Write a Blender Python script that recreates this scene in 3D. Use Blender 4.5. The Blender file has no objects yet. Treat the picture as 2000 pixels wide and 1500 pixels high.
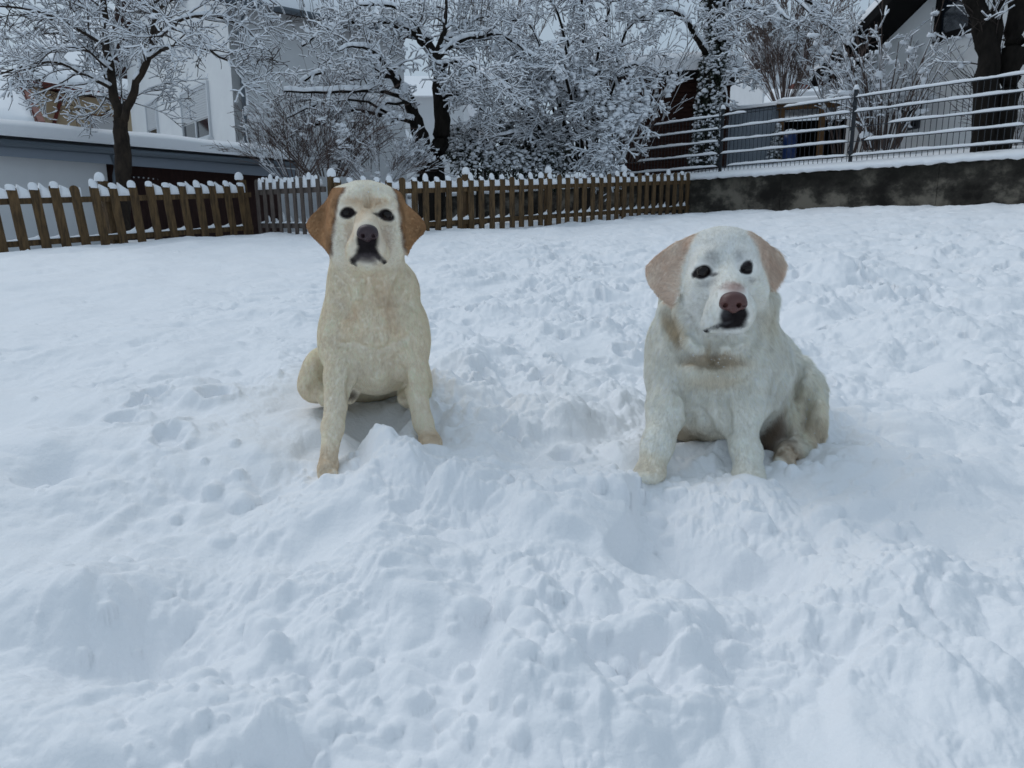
import bpy, math, random
import numpy as np

# ------------------------------------------------------------------ camera, sky, sun, exposure
scene = bpy.context.scene
COL = scene.collection
PITCH = math.atan(0.2)
FPX = 1450.0                                   # focal length in photo pixels (2000 px wide)
cam_d = bpy.data.cameras.new('camera')
cam = bpy.data.objects.new('camera', cam_d); COL.objects.link(cam)
cam.location = (0, 0, 0)                       # the camera's height is z = 0
cam.rotation_euler = (math.pi/2 - PITCH, 0, 0)
cam_d.sensor_width = 36.0
cam_d.lens = 36.0*FPX/2000.0
cam_d.clip_start = 0.05; cam_d.clip_end = 2000
cam_d.dof.use_dof = True; cam_d.dof.focus_distance = 2.8; cam_d.dof.aperture_fstop = 9.0
scene.camera = cam

SUN_EL, SUN_ROT = math.radians(50), math.radians(-52)
world = bpy.data.worlds.new('World'); scene.world = world
world.use_nodes = True
wn = world.node_tree; wn.nodes.clear()
sky = wn.nodes.new('ShaderNodeTexSky'); sky.sky_type = 'NISHITA'; sky.sun_disc = False
sky.sun_elevation = SUN_EL; sky.sun_rotation = SUN_ROT
sky.air_density = 1.6; sky.dust_density = 4.0
hsv = wn.nodes.new('ShaderNodeHueSaturation'); hsv.inputs['Saturation'].default_value = 0.45
mixw = wn.nodes.new('ShaderNodeMix'); mixw.data_type = 'RGBA'
mixw.inputs[0].default_value = 0.90
mixw.inputs[7].default_value = (3.20, 4.12, 5.08, 1)       # closed cloud cover
bg = wn.nodes.new('ShaderNodeBackground'); bg.inputs['Strength'].default_value = 0.112
wo = wn.nodes.new('ShaderNodeOutputWorld')
wn.links.new(sky.outputs[0], hsv.inputs['Color'])
wn.links.new(hsv.outputs[0], mixw.inputs[6])
wn.links.new(mixw.outputs[2], bg.inputs['Color'])
wn.links.new(bg.outputs[0], wo.inputs['Surface'])
sun_d = bpy.data.lights.new('sun', 'SUN'); sun_d.energy = 0.8; sun_d.angle = math.radians(38)
sun_d.color = (0.97, 0.98, 1.0)
sun = bpy.data.objects.new('sun', sun_d); COL.objects.link(sun)
sun.rotation_euler = (math.pi/2 - SUN_EL, 0, -SUN_ROT + math.pi)      # shines from the upper left, a little behind the dogs
vs = scene.view_settings
vs.view_transform = 'Standard'; vs.look = 'None'; vs.gamma = 1.0; vs.exposure = 0.0
scene.render.engine = 'CYCLES'
scene.cycles.max_bounces = 8; scene.cycles.diffuse_bounces = 5

random.seed(7)
RNG = np.random.default_rng(11)
SP, CP = math.sin(PITCH), math.cos(PITCH)

def cam2w(c):
    """points right/up/forward of the camera (metres) -> world"""
    c = np.asarray(c, dtype=np.float64)
    out = np.empty_like(c)
    out[..., 0] = c[..., 0]
    out[..., 1] = c[..., 2]*CP + c[..., 1]*SP
    out[..., 2] = -c[..., 2]*SP + c[..., 1]*CP
    return out
def pc(px, py, D):
    return np.array([(px-1000)/FPX*D, (750-py)/FPX*D, D])
def P(px, py, D):
    return cam2w(pc(px, py, D))
def PZ(px, D, z):
    """world point seen in column px at level distance D (world y) and height z"""
    return np.array([(px-1000)/FPX*(D*CP - z*SP), D, z])
def dirn(v):
    v = np.asarray(v, float); return v/np.linalg.norm(v)

# ------------------------------------------------------------------ object helpers
def mesh_np(name, V, faces, smooth=True, attrs=None):
    me = bpy.data.meshes.new(name)
    V = np.asarray(V, dtype=np.float32)
    if isinstance(faces, np.ndarray):
        n, k = faces.shape
        me.vertices.add(len(V)); me.vertices.foreach_set('co', V.ravel())
        me.loops.add(n*k); me.loops.foreach_set('vertex_index', faces.astype(np.int32).ravel())
        me.polygons.add(n)
        me.polygons.foreach_set('loop_start', np.arange(0, n*k, k, dtype=np.int32))
        me.update(calc_edges=True)
    else:
        me.from_pydata([tuple(map(float, v)) for v in V], [], faces)
        me.update()
    if smooth:
        me.polygons.foreach_set('use_smooth', np.ones(len(me.polygons), dtype=bool))
    if attrs:
        for an, arr in attrs.items():
            a = me.color_attributes.new(an, 'FLOAT_COLOR', 'POINT')
            buf = np.ones((len(V), 4), dtype=np.float32); buf[:, :3] = arr
            a.data.foreach_set('color', buf.ravel())
    return me
def obj(name, V, faces, m, parent=None, smooth=False, attrs=None):
    V = np.asarray(V, dtype=np.float64)
    if parent is not None:
        b = np.array(parent.get('_base', (0., 0., 0.)))
    else:
        b = np.array([0., 0., 0.])
    me = mesh_np(name, V - b, faces, smooth, attrs)
    me.materials.append(m)
    o = bpy.data.objects.new(name, me); COL.objects.link(o)
    if parent is not None:
        o.parent = parent; o['_base'] = tuple(b)
    return o
def thing(name, label, cat, base, group=None):
    o = bpy.data.objects.new(name, None); COL.objects.link(o)
    o.location = tuple(map(float, base)); o['_base'] = tuple(map(float, base))
    o.empty_display_size = 0.1
    o['label'] = label; o['category'] = cat
    if group: o['group'] = group
    return o
def tag(o, label, cat, group=None):
    o['label'] = label; o['category'] = cat
    if group: o['group'] = group
    return o
def structure(o, label=None):
    o['kind'] = 'structure'
    if label: o['label'] = label
    return o

class MB:
    def __init__(s): s.v = []; s.f = []
    def add(s, V, F):
        n = len(s.v); s.v += [tuple(map(float, p)) for p in V]; s.f += [tuple(i+n for i in f) for f in F]
        return s
    def box8(s, A, B, w, z0, z1, z0b=None, z1b=None):
        """wall-like box from A to B (xy), width w behind the line, heights"""
        A = np.array(A[:2], float); B = np.array(B[:2], float)
        d = (B-A)/np.linalg.norm(B-A); n = np.array([-d[1], d[0]])*w
        z0b = z0 if z0b is None else z0b; z1b = z1 if z1b is None else z1b
        q = [(*A, z0), (*B, z0b), (*(B+n), z0b), (*(A+n), z0), (*A, z1), (*B, z1b), (*(B+n), z1b), (*(A+n), z1)]
        return s.add(q, [(0,1,5,4), (1,2,6,5), (2,3,7,6), (3,0,4,7), (4,5,6,7), (3,2,1,0)])
    def boxc(s, c, ax, ay, az):
        """box by centre and three half-axis vectors"""
        c, ax, ay, az = [np.array(t, float) for t in (c, ax, ay, az)]
        q = [c+sx*ax+sy*ay+sz*az for sz in (-1, 1) for (sx, sy) in ((-1,-1), (1,-1), (1,1), (-1,1))]
        return s.add(q, [(3,2,1,0), (4,5,6,7), (0,1,5,4), (1,2,6,5), (2,3,7,6), (3,0,4,7)])
    def prism(s, poly, ext):
        """polygon (3D points) extruded by vector ext"""
        n = len(poly); ext = np.array(ext, float); p = [np.array(q, float) for q in poly]
        V = p + [q+ext for q in p]
        F = [tuple(range(n))[::-1], tuple(range(n, 2*n))] + [(i, (i+1) % n, n+(i+1) % n, n+i) for i in range(n)]
        return s.add(V, F)
    def tube(s, pts, rad, n=8, cap=True):
        pts = [np.array(p, float) for p in pts]
        if not hasattr(rad, '__len__'): rad = [rad]*len(pts)
        V = []; F = []
        for i, p in enumerate(pts):
            a = pts[max(i-1, 0)]; b = pts[min(i+1, len(pts)-1)]
            d = dirn(b-a); u = np.cross(d, (0, 0, 1.)) if abs(d[2]) < .95 else np.cross(d, (1., 0, 0)); u = dirn(u); w = np.cross(d, u)
            for k in range(n):
                t = 2*math.pi*k/n; V.append(p + rad[i]*(math.cos(t)*u + math.sin(t)*w))
        for i in range(len(pts)-1):
            for k in range(n):
                F.append((i*n+k, i*n+(k+1) % n, (i+1)*n+(k+1) % n, (i+1)*n+k))
        if cap:
            F.append(tuple(range(n))[::-1]); F.append(tuple(range((len(pts)-1)*n, len(pts)*n)))
        return s.add(V, F)
    def build(s, name, m, parent=None, smooth=False):
        return obj(name, s.v, s.f, m, parent, smooth)

# ------------------------------------------------------------------ noise in numpy
_perm = np.random.default_rng(5).integers(0, 256, 256)
_perm = np.concatenate([np.random.default_rng(5).permutation(256)]*3)
_g = np.random.default_rng(6).normal(size=(256, 3)); _g /= np.linalg.norm(_g, axis=1)[:, None]
_g = _g.astype(np.float32)
def perlin(x, y, z=0.0):
    x = np.asarray(x, np.float32); y = np.asarray(y, np.float32); z = np.asarray(z, np.float32) + 0*x
    xi = np.floor(x).astype(np.int32); yi = np.floor(y).astype(np.int32); zi = np.floor(z).astype(np.int32)
    xf = x-xi; yf = y-yi; zf = z-zi
    u = xf*xf*xf*(xf*(xf*6-15)+10); v = yf*yf*yf*(yf*(yf*6-15)+10); w = zf*zf*zf*(zf*(zf*6-15)+10)
    def gr(dx, dy, dz):
        h = _perm[_perm[_perm[(xi+dx) & 255] + ((yi+dy) & 255)] + ((zi+dz) & 255)]
        g = _g[h]
        return g[..., 0]*(xf-dx) + g[..., 1]*(yf-dy) + g[..., 2]*(zf-dz)
    def L(a, b, t): return a+(b-a)*t
    return 1.5*L(L(L(gr(0,0,0), gr(1,0,0), u), L(gr(0,1,0), gr(1,1,0), u), v),
                 L(L(gr(0,0,1), gr(1,0,1), u), L(gr(0,1,1), gr(1,1,1), u), v), w)
def fbm(x, y, z=0.0, oct=4, gain=.5):
    s = 0; a = 1.
    for i in range(oct):
        s = s + a*perlin(x*2**i+i*17.3, y*2**i+i*9.1, np.asarray(z)*2**i); a *= gain
    return s
def sstep(a, b, x):
    t = np.clip((x-a)/(b-a), 0, 1); return t*t*(3-2*t)

# ------------------------------------------------------------------ materials
def mat(name, color, rough=.8, spec=.3, noise=None, bump=None, attr=None, metal=0.0, sheen=0):
    """noise = (scale, dark colour, lo, hi[, stretch]); bump = (scale, distance)"""
    m = bpy.data.materials.new(name); m.use_nodes = True
    nt = m.node_tree; b = nt.nodes['Principled BSDF']
    b.inputs['Base Color'].default_value = (*color, 1)
    b.inputs['Roughness'].default_value = rough
    b.inputs['Specular IOR Level'].default_value = spec
    b.inputs['Metallic'].default_value = metal
    if sheen: b.inputs['Sheen Weight'].default_value = sheen
    tc = nt.nodes.new('ShaderNodeTexCoord')
    src = None
    if attr:
        a = nt.nodes.new('ShaderNodeAttribute'); a.attribute_name = attr; src = a.outputs['Color']
        nt.links.new(src, b.inputs['Base Color'])
    if noise:
        sc, col2, lo, hi = noise[:4]; st = noise[4] if len(noise) > 4 else (1, 1, 1)
        mp = nt.nodes.new('ShaderNodeMapping'); mp.inputs['Scale'].default_value = st
        nt.links.new(tc.outputs['Object'], mp.inputs['Vector'])
        n = nt.nodes.new('ShaderNodeTexNoise'); n.inputs['Scale'].default_value = sc
        n.inputs['Detail'].default_value = 8; n.inputs['Roughness'].default_value = .62
        nt.links.new(mp.outputs[0], n.inputs['Vector'])
        r = nt.nodes.new('ShaderNodeValToRGB')
        r.color_ramp.elements[0].position = lo; r.color_ramp.elements[1].position = hi
        r.color_ramp.elements[0].color = (*col2, 1); r.color_ramp.elements[1].color = (*color, 1)
        nt.links.new(n.outputs['Fac'], r.inputs[0]); nt.links.new(r.outputs[0], b.inputs['Base Color'])
    if bump:
        n2 = nt.nodes.new('ShaderNodeTexNoise'); n2.inputs['Scale'].default_value = bump[0]
        n2.inputs['Detail'].default_value = 6; n2.inputs['Roughness'].default_value = .6
        bp = nt.nodes.new('ShaderNodeBump'); bp.inputs['Distance'].default_value = bump[1]; bp.inputs['Strength'].default_value = 1
        src_v = tc.outputs['Object']
        if len(bump) > 2:
            mp2 = nt.nodes.new('ShaderNodeMapping'); mp2.inputs['Scale'].default_value = bump[2]
            nt.links.new(src_v, mp2.inputs['Vector']); src_v = mp2.outputs[0]
        nt.links.new(src_v, n2.inputs['Vector'])
        nt.links.new(n2.outputs['Fac'], bp.inputs['Height']); nt.links.new(bp.outputs[0], b.inputs['Normal'])
    return m
M = {}
M['snow'] = mat('snow', (.88, .89, .91), .75, .25, bump=(60, .004))
M['snow_ground'] = mat('snow_ground', (.90, .91, .93), .7, .25, bump=(70, .0030))
M['snow_tree'] = mat('snow_tree', (.84, .86, .89), .8, .2)
M['wood'] = mat('picket_wood', (.16, .098, .046), .8, .2, (5, (.045, .030, .018), .32, .68, (6, 6, 1)), (40, .003, (3, 3, .4)))
M['wood_grey'] = mat('weathered_wood', (.16, .13, .11), .85, .2, (5, (.07, .055, .05), .3, .7, (6, 6, 1)), (40, .003, (3, 3, .4)))
M['bark'] = mat('bark', (.05, .037, .027), .9, .15, (14, (.018, .014, .012), .3, .7, (1, 1, .35)), (30, .01, (1, 1, .3)))
M['twig'] = mat('twig', (.045, .035, .030), .85, .2)
M['stem'] = mat('stem', (.105, .075, .065), .85, .2)
M['bark_dark'] = mat('bark_dark', (.022, .018, .015), .9, .1, (14, (.008, .007, .006), .3, .7, (1, 1, .35)), (30, .01, (1, 1, .3)))
M['leaf'] = mat('leaf', (.022, .032, .017), .5, .4, (9, (.012, .018, .01), .3, .7))
M['leaf_snow'] = M['snow_tree']
M['plaster'] = mat('plaster', (.80, .80, .79), .9, .1, (1.2, (.72, .72, .72), .3, .7), (60, .003))
M['plaster_grey'] = mat('plaster_grey', (.66, .67, .68), .9, .1, (1.2, (.60, .61, .62), .3, .7), (60, .003))
M['beige'] = mat('beige_plaster', (.52, .42, .28), .9, .1, (1.2, (.45, .36, .24), .3, .7), (60, .003))
M['tile'] = mat('red_tile', (.20, .045, .03), .7, .3, (6, (.08, .025, .02), .3, .7))
M['fascia'] = mat('fascia_board', (.20, .23, .27), .6, .3)
M['metal'] = mat('gutter_metal', (.10, .12, .14), .45, .5, metal=.4)
M['dark_metal'] = mat('dark_metal', (.02, .024, .03), .5, .4)
M['frame'] = mat('window_frame', (.62, .64, .66), .5, .4)
M['shutter'] = mat('shutter', (.55, .56, .57), .7, .3)
M['glass'] = mat('glass', (.012, .015, .02), .06, .8)
M['brown_board'] = mat('brown_board', (.055, .022, .014), .8, .2, (4, (.028, .012, .009), .3, .7, (1, 1, 8)), (20, .006, (1, 1, 10)))
M['brown_wall'] = mat('brown_wall', (.045, .022, .018), .8, .2, (3, (.025, .013, .012), .3, .7, (8, 8, 1)), (20, .006, (10, 10, 1)))
M['sheet'] = mat('grey_sheet_metal', (.38, .42, .47), .55, .3, (3, (.30, .34, .39), .3, .7))
M['orange_wood'] = mat('pale_timber', (.22, .12, .055), .8, .2, (5, (.12, .07, .035), .3, .7))
M['blue'] = mat('blue_plastic', (.01, .035, .13), .4, .5)
M['dark'] = mat('dark_inside', (.012, .011, .011), .9, .1)
# ------------------------------------------------------------------ terrain
def tps_fit(pts):
    pts = np.array(pts, float); n = len(pts); X = pts[:, :2]
    r = np.linalg.norm(X[:, None]-X[None], axis=2); K = np.where(r > 0, r*r*np.log(r+1e-9), 0) + 1e-4*np.eye(n)
    A = np.zeros((n+3, n+3)); A[:n, :n] = K; A[:n, n] = 1; A[:n, n+1:] = X; A[n, :n] = 1; A[n+1:, :n] = X.T
    w = np.linalg.solve(A, np.concatenate([pts[:, 2], np.zeros(3)]))
    def ev(x, y):
        s = w[n] + w[n+1]*x + w[n+2]*y
        for i in range(n):
            r2 = (x-X[i, 0])**2 + (y-X[i, 1])**2
            s = s + w[i]*.5*r2*np.log(r2+1e-9)
        return s
    return ev
FA = P(-60, 501, 8.25); FB = P(497, 459, 11.2); FC = P(648, 462, 9.95); FD = P(1347, 415, 14.6)
WA = FD.copy(); WB = P(2000, 398, 10.4)
wdir = dirn([*(WB-WA)[:2], 0]); wn_ = np.array([-wdir[1], wdir[0], 0])       # along the wall to the right; behind it
W0 = WA - wdir*8.4; W1 = WB + wdir*4.0
ctrl = [P(640, 940, 1.70), P(845, 880, 1.83), P(1268, 938, 1.72), P(1462, 938, 1.72), P(1530, 915, 1.80), P(600, 775, 2.22),
        P(1000, 880, 1.95), (0, .5, -.66), (-.8, .8, -.62), (.8, .8, -.60), (-3, -1, -.75), (3, -1, -.6), (0, -4, -.85),
        P(300, 700, 2.9), P(1000, 650, 3.6), P(1800, 750, 2.7), P(1900, 560, 4.8), P(200, 580, 5.0), P(1000, 520, 6.8), P(1400, 460, 9.2),
        FA, P(200, 481, 9.2), FB, FC, P(1000, 446, 11.8), FD, WB, P(1700, 404, 12.1), (-9, 9, -.5), (-6, 16, -.5), (0, 18, .3), (10, 7, .45), (14, 5, .5), (-14, 4, -.8)]
zg0 = tps_fit(ctrl)

bumps = []     # local snow mounds and hollows: (x, y, radius, height)
def mound(px, py, D, r, h):
    p = P(px, py, D); bumps.append((p[0], p[1], r, h))
mound(640, 935, 1.645, .05, .035); mound(672, 905, 1.72, .04, .02); mound(845, 885, 1.79, .05, .03); mound(735, 862, 1.87, .09, -.03)
mound(1265, 940, 1.66, .06, .025); mound(1462, 945, 1.66, .06, .03); mound(1535, 935, 1.74, .06, .02)
mound(1385, 880, 1.85, .10, .06); mound(735, 820, 1.98, .10, -.05)
mound(1200, 985, 1.60, .10, .05); mound(1270, 1120, 1.38, .14, -.05); mound(1090, 1100, 1.40, .16, .03)
mound(100, 950, 1.75, .07, -.06); mound(900, 700, 2.75, .10, .05); mound(1110, 830, 2.1, .10, .04)
mound(1000, 900, 1.9, .12, -.03); mound(300, 1240, 1.15, .13, -.06); mound(120, 1150, 1.25, .13, .05); mound(700, 1170, 1.27, .16, .03)
mound(545, 1320, 1.10, .030, .03); mound(1180, 1250, 1.17, .14, .03); mound(1400, 1020, 1.55, .13, .03); mound(870, 1010, 1.6, .10, .03)
mound(1650, 530, 5.2, .5, .12); mound(1800, 640, 3.6, .35, .10); mound(1900, 760, 2.6, .25, .08); mound(1750, 760, 2.7, .2, -.05)
mound(1950, 580, 4.3, .3, .10); mound(1500, 1180, 1.27, .15, -.03); mound(1700, 1250, 1.15, .18, .05)

crumbs = []
paws = [P(612, 768, 2.16), P(735, 800, 2.0), P(735, 862, 1.87), P(1350, 860, 1.95), P(640, 930, 1.69), P(843, 872, 1.83), P(1266, 932, 1.70), P(1462, 936, 1.70), P(1535, 905, 1.79)]
cl0, cl1 = P(1245, 950, 1.66), P(1195, 1150, 1.36)
def cliff(x, y):
    '''a trodden edge: the snow drops to the right of this line'''
    d = (cl1-cl0)[:2]; L = np.linalg.norm(d); d = d/L; n_ = np.array([-d[1], d[0]])
    if n_[0] < 0: n_ = -n_
    u = (x-cl0[0])*d[0]+(y-cl0[1])*d[1]; v = (x-cl0[0])*n_[0]+(y-cl0[1])*n_[1] + .02*perlin(x*9, y*9, 1.)
    return -.055*sstep(-.012, .022, v)*np.exp(-(np.maximum(v, 0)/.17)**2)*sstep(-.06, .05, u)*sstep(L+.08, L-.06, u)
def trample(x, y):
    """0 = smooth untouched snow, 1 = trodden"""
    t = .35 + .65*sstep(-.25, .35, perlin(x*.55+3.1, y*.45+7.7))
    path = np.exp(-((x-.1-.09*(y-2))/(.55+.10*y))**2)
    t = np.maximum(t*(.35+.65*path), path*.9)
    t = t*sstep(11, 4, y)*.8 + .25 + .45*sstep(.5, 2.5, x)*sstep(9, 3, y)
    left_s = sstep(-1.2, -2.6, x)*sstep(2.5, 4, y)
    return np.clip(t*(1-.75*left_s), .12, 1)
def relief(x, y):
    tr = trample(x, y)
    wx = x + .05*perlin(x*4, y*4, 2.2) + .010*perlin(x*17, y*17, 4.); wy = y + .05*perlin(x*4+9, y*4, 3.1) + .010*perlin(x*17, y*17+8, 4.)
    big = .050*perlin(x*1.2, y*1.2, .7) + .040*perlin(x*2.6, y*2.6, 1.9)
    def lump(f, s):      # rounded lumps with soft sides, not all of one size
        n = perlin(wx*f+s, wy*f-s, s*.37)+.25*perlin(wx*f*2.7+s, wy*f*2.7, s); return sstep(-.10, .28, n) + .5*n
    m1 = sstep(-.3, .3, perlin(x*1.7, y*1.7, 21.)); m2 = sstep(-.25, .35, perlin(x*2.3, y*2.3, 33.)); m3 = sstep(-.1, .4, perlin(x*3.1, y*3.1, 43.))
    def puff(f, s, o=3):      # cauliflower-like powder heaps: round backs, narrow creases, smaller heaps on the larger ones
        t = 0; a_ = 1.
        for i in range(o): t = t + a_*np.abs(perlin(wx*f*2.1**i+s+i*3.7, wy*f*2.1**i-s, s*.37+i)); a_ *= .52
        return 1.5*t - .45
    near = sstep(2.6, 1.0, y)
    clod = .024*lump(3.6, 3.3) + .040*puff(3.4, 7.1)*(.35+.65*m1) + .032*puff(7.0, 1.7, 4)*m2 + .016*puff(15, 5.2, 3)*m3*(1-.4*near) + .0035*fbm(wx*30, wy*30, 2., 3)*(1-.6*near)
    step = .014*sstep(-.05, .08, perlin(wx*2.4, wy*2.4, 15.5))*m1
    pit = -.045*sstep(.30, .62, perlin(wx*3.3+5, wy*3.3, 27.))
    return big*(.6+.6*tr) + tr*(1+.10*np.clip(y-2, 0, 6))*(1+.25*near)*(clod + pit + step) + .0035*perlin(wx*14, wy*14, 6.)*(1-tr)
def zg(x, y, fine=True):
    x = np.asarray(x, np.float64); y = np.asarray(y, np.float64)
    z = zg0(x, y)
    for bx, by, r, h in bumps:
        d2 = (x-bx)**2+(y-by)**2
        z = z + h*np.exp(-d2/(r*r*.75))
    if fine:
        k = np.ones_like(z)
        for p in paws: k = np.minimum(k, 1-.92*np.exp(-(((x-p[0])**2+(y-p[1])**2)/.10**2)**1.5))
        z = z + relief(x, y)*k + cliff(x, y) + .03*(1-k)*0
    return z
# polar sheet: dense near the viewer, out to the garden fence
NR, NA = 1150, 1050
rr = .28*np.exp(np.linspace(0, math.log(17.5/.28), NR))
az = np.concatenate([np.linspace(-110, -42, 60, endpoint=False), np.linspace(-42, 42, NA-120), np.linspace(42.5, 110, 60)])
R_, A_ = np.meshgrid(rr, np.radians(az), indexing='ij')
gx = (R_*np.sin(A_)).ravel(); gy = (R_*np.cos(A_)).ravel()
gz = zg(gx, gy)
# round crumbs and kicked snow balls
cr = np.random.default_rng(3)
gz2 = gz.reshape(NR, NA).copy(); GX = gx.reshape(NR, NA); GY = gy.reshape(NR, NA)
lnr = math.log(17.5/.28)/(NR-1)
azr = np.radians(az)
cps = []
for p in paws[4:]:
    for i in range(22):
        a = cr.uniform(0, 6.28); q = cr.uniform(.045, .11); cps.append((p[0]+q*math.cos(a), p[1]+q*math.sin(a), cr.uniform(.006, .020)))
NB = 2600
for k in range(NB+len(cps)):
    y0 = .75*math.exp(cr.uniform(0, math.log(9.5/.75))); x0 = cr.uniform(-.75, .75)*y0*1.05 + .1
    if k >= NB: x0, y0, _r = cps[k-NB]
    t = float(trample(np.array([x0]), np.array([y0]))[0])
    if k < NB and cr.random() > t*.9 or k < NB and perlin(np.array([x0*1.8]), np.array([y0*1.8]), 3.)[0] < .02: continue
    r = min(.032, .006 + .006*cr.exponential())*(1+.12*y0)
    if k >= NB: r = _r
    rad = math.hypot(x0, y0); a0 = math.atan2(x0, y0)
    i0 = int(math.log(max(rad-r, .281)/.28)/lnr); i1 = int(math.log((rad+r)/.28)/lnr)+2
    j0 = np.searchsorted(azr, a0-r/rad); j1 = np.searchsorted(azr, a0+r/rad)+1
    i1 = min(i1, NR); sx = GX[i0:i1, j0:j1]; sy = GY[i0:i1, j0:j1]
    if sx.size == 0: continue
    ex = cr.uniform(.7, 1.0); th = cr.uniform(0, 3.14); c, s = math.cos(th), math.sin(th)
    dx = (sx-x0); dy = (sy-y0)
    d2 = ((dx*c+dy*s)**2 + ((-dx*s+dy*c)/ex)**2)
    wob = 1 + .35*perlin(sx*34+k, sy*34, k*.7)
    base = float(np.median(gz2[i0:i1, j0:j1]))
    hh = base - .45*r + cr.uniform(.55, 1.0)*np.sqrt(np.clip(r*r*wob-d2, 0, None))*1.15 + .12*r*perlin(sx*60, sy*60, k*.3)
    if k % 3 == 1:                                             # broken crust: flat tilted chunk with a ragged rim
        tx_, ty_ = cr.uniform(-.2, .2, 2); edge_ = np.sqrt(d2)/np.sqrt(r*r*wob)
        s_ = sstep(1.05, .35, edge_+.12*perlin(sx*45, sy*45, k*.9)); hh = base + (dx*tx_+dy*ty_) + r*(cr.uniform(.35, .75)*s_ - .35*(1-s_)) + .10*r*perlin(sx*50, sy*50, k*.3)
    cur = gz2[i0:i1, j0:j1]; kk = max(.005, .6*r)
    h_ = np.clip(.5+.5*(hh-cur)/kk, 0, 1)
    new = cur*(1-h_) + hh*h_ + kk*h_*(1-h_)
    gz2[i0:i1, j0:j1] = np.where(d2 < r*r*wob, np.maximum(cur, new), cur)
# foot and paw prints trodden into it
prn = []
def trail(x0, y0, x1, y1, n, w, bend=.3):
    for i in range(n):
        t = (i+cr.uniform(-.3, .3))/n; x = x0+(x1-x0)*t+bend*math.sin(t*3.1)+cr.normal(0, w)
        prn.append((x, y0+(y1-y0)*t, cr.uniform(.03, .06), cr.uniform(.015, .04)))
trail(.0, 1.2, .35, 9.5, 70, .22); trail(.9, 2.4, 3.2, 8.5, 60, .3, -.3); trail(-.9, 1.2, -.4, 4.5, 28, .2); trail(-1.6, 2.0, 1.2, 3.4, 26, .2); trail(1.4, 1.6, 4.2, 6.5, 46, .35, .2); trail(-.2, .9, 1.4, 1.3, 10, .1, .05); trail(2.2, 4.5, 5.0, 9.0, 40, .5, .2)
for x0, y0, r, dp_ in prn:
    r = r*(1+.06*y0); rad = math.hypot(x0, y0); a0 = math.atan2(x0, y0); R2 = r*1.7
    i0 = int(math.log(max(rad-R2, .281)/.28)/lnr); i1 = min(int(math.log((rad+R2)/.28)/lnr)+2, NR); j0 = np.searchsorted(azr, a0-R2/rad); j1 = np.searchsorted(azr, a0+R2/rad)+1
    sx = GX[i0:i1, j0:j1]; sy = GY[i0:i1, j0:j1]
    if sx.size == 0 or y0 < 1.7 or any((p[0]-x0)**2+(p[1]-y0)**2 < .17**2 for p in paws): continue
    th = cr.uniform(0, 3.14); c, s_n = math.cos(th), math.sin(th); dx = sx-x0; dy = sy-y0
    d = np.sqrt((dx*c+dy*s_n)**2+((-dx*s_n+dy*c)/.75)**2)/r + .38*perlin(sx*17, sy*17, x0*5) + .2*perlin(sx*45, sy*45, x0*3)
    gz2[i0:i1, j0:j1] += -dp_*(1+.03*y0)*sstep(1.0, .55, d) + .35*dp_*np.exp(-((d-1.2)/.22)**2)
gz = gz2.ravel()
ii, jj = np.meshgrid(np.arange(NR-1), np.arange(NA-1), indexing='ij')
q = np.stack([ii*NA+jj, ii*NA+jj+1, (ii+1)*NA+jj+1, (ii+1)*NA+jj], axis=-1).reshape(-1, 4)
q = q[:, ::-1]
# leave out what lies behind the retaining wall (the garden terrace stands there)
def behind(x, y, off=0.0): return ((x-WA[0])*wn_[0] + (y-WA[1])*wn_[1]) > off
fx = gx[q].mean(axis=1); fy = gy[q].mean(axis=1)
q = q[~behind(fx, fy, .10)]
lawn = structure(obj('snow_lawn', np.stack([gx, gy, gz], 1), q, M['snow_ground'], smooth=True), 'trodden lumpy snow covering the sloping lawn')

# upper garden terrace behind the wall
tctrl = []
for t in np.linspace(-14, 14, 9):
    p = WA + wdir*t; tctrl.append((p[0], p[1], 1.17))
    p2 = p + wn_*5; tctrl.append((p2[0], p2[1], 1.75)); p3 = p + wn_*14; tctrl.append((p3[0], p3[1], 2.2)); p4 = p+wn_*60; tctrl.append((p4[0], p4[1], 2.8))
zt = tps_fit(tctrl)
U = np.linspace(-12, 14, 420); Vv = np.concatenate([[.0, .02, .05], np.linspace(.1, 8, 130), np.linspace(8.5, 75, 60)])
uu, vv = np.meshgrid(U, Vv, indexing='ij')
tx = WA[0] + wdir[0]*uu + wn_[0]*vv; ty = WA[1] + wdir[1]*uu + wn_[1]*vv
tz = zt(tx, ty) + .03*np.clip(vv/1.5, .3, 1)*perlin(tx*2.1, ty*2.1, 4.4) + .012*perlin(tx*9, ty*9, 1.4)
edge = sstep(.14, 0, vv)
tz = tz - edge*.035 + edge*.015*perlin(uu*14, vv*0, 3.)
off = (edge*(.05 + .03*perlin(uu*9, vv*0, 8.)))
tx = tx - wn_[0]*off; ty = ty - wn_[1]*off
nU, nV = uu.shape
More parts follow.
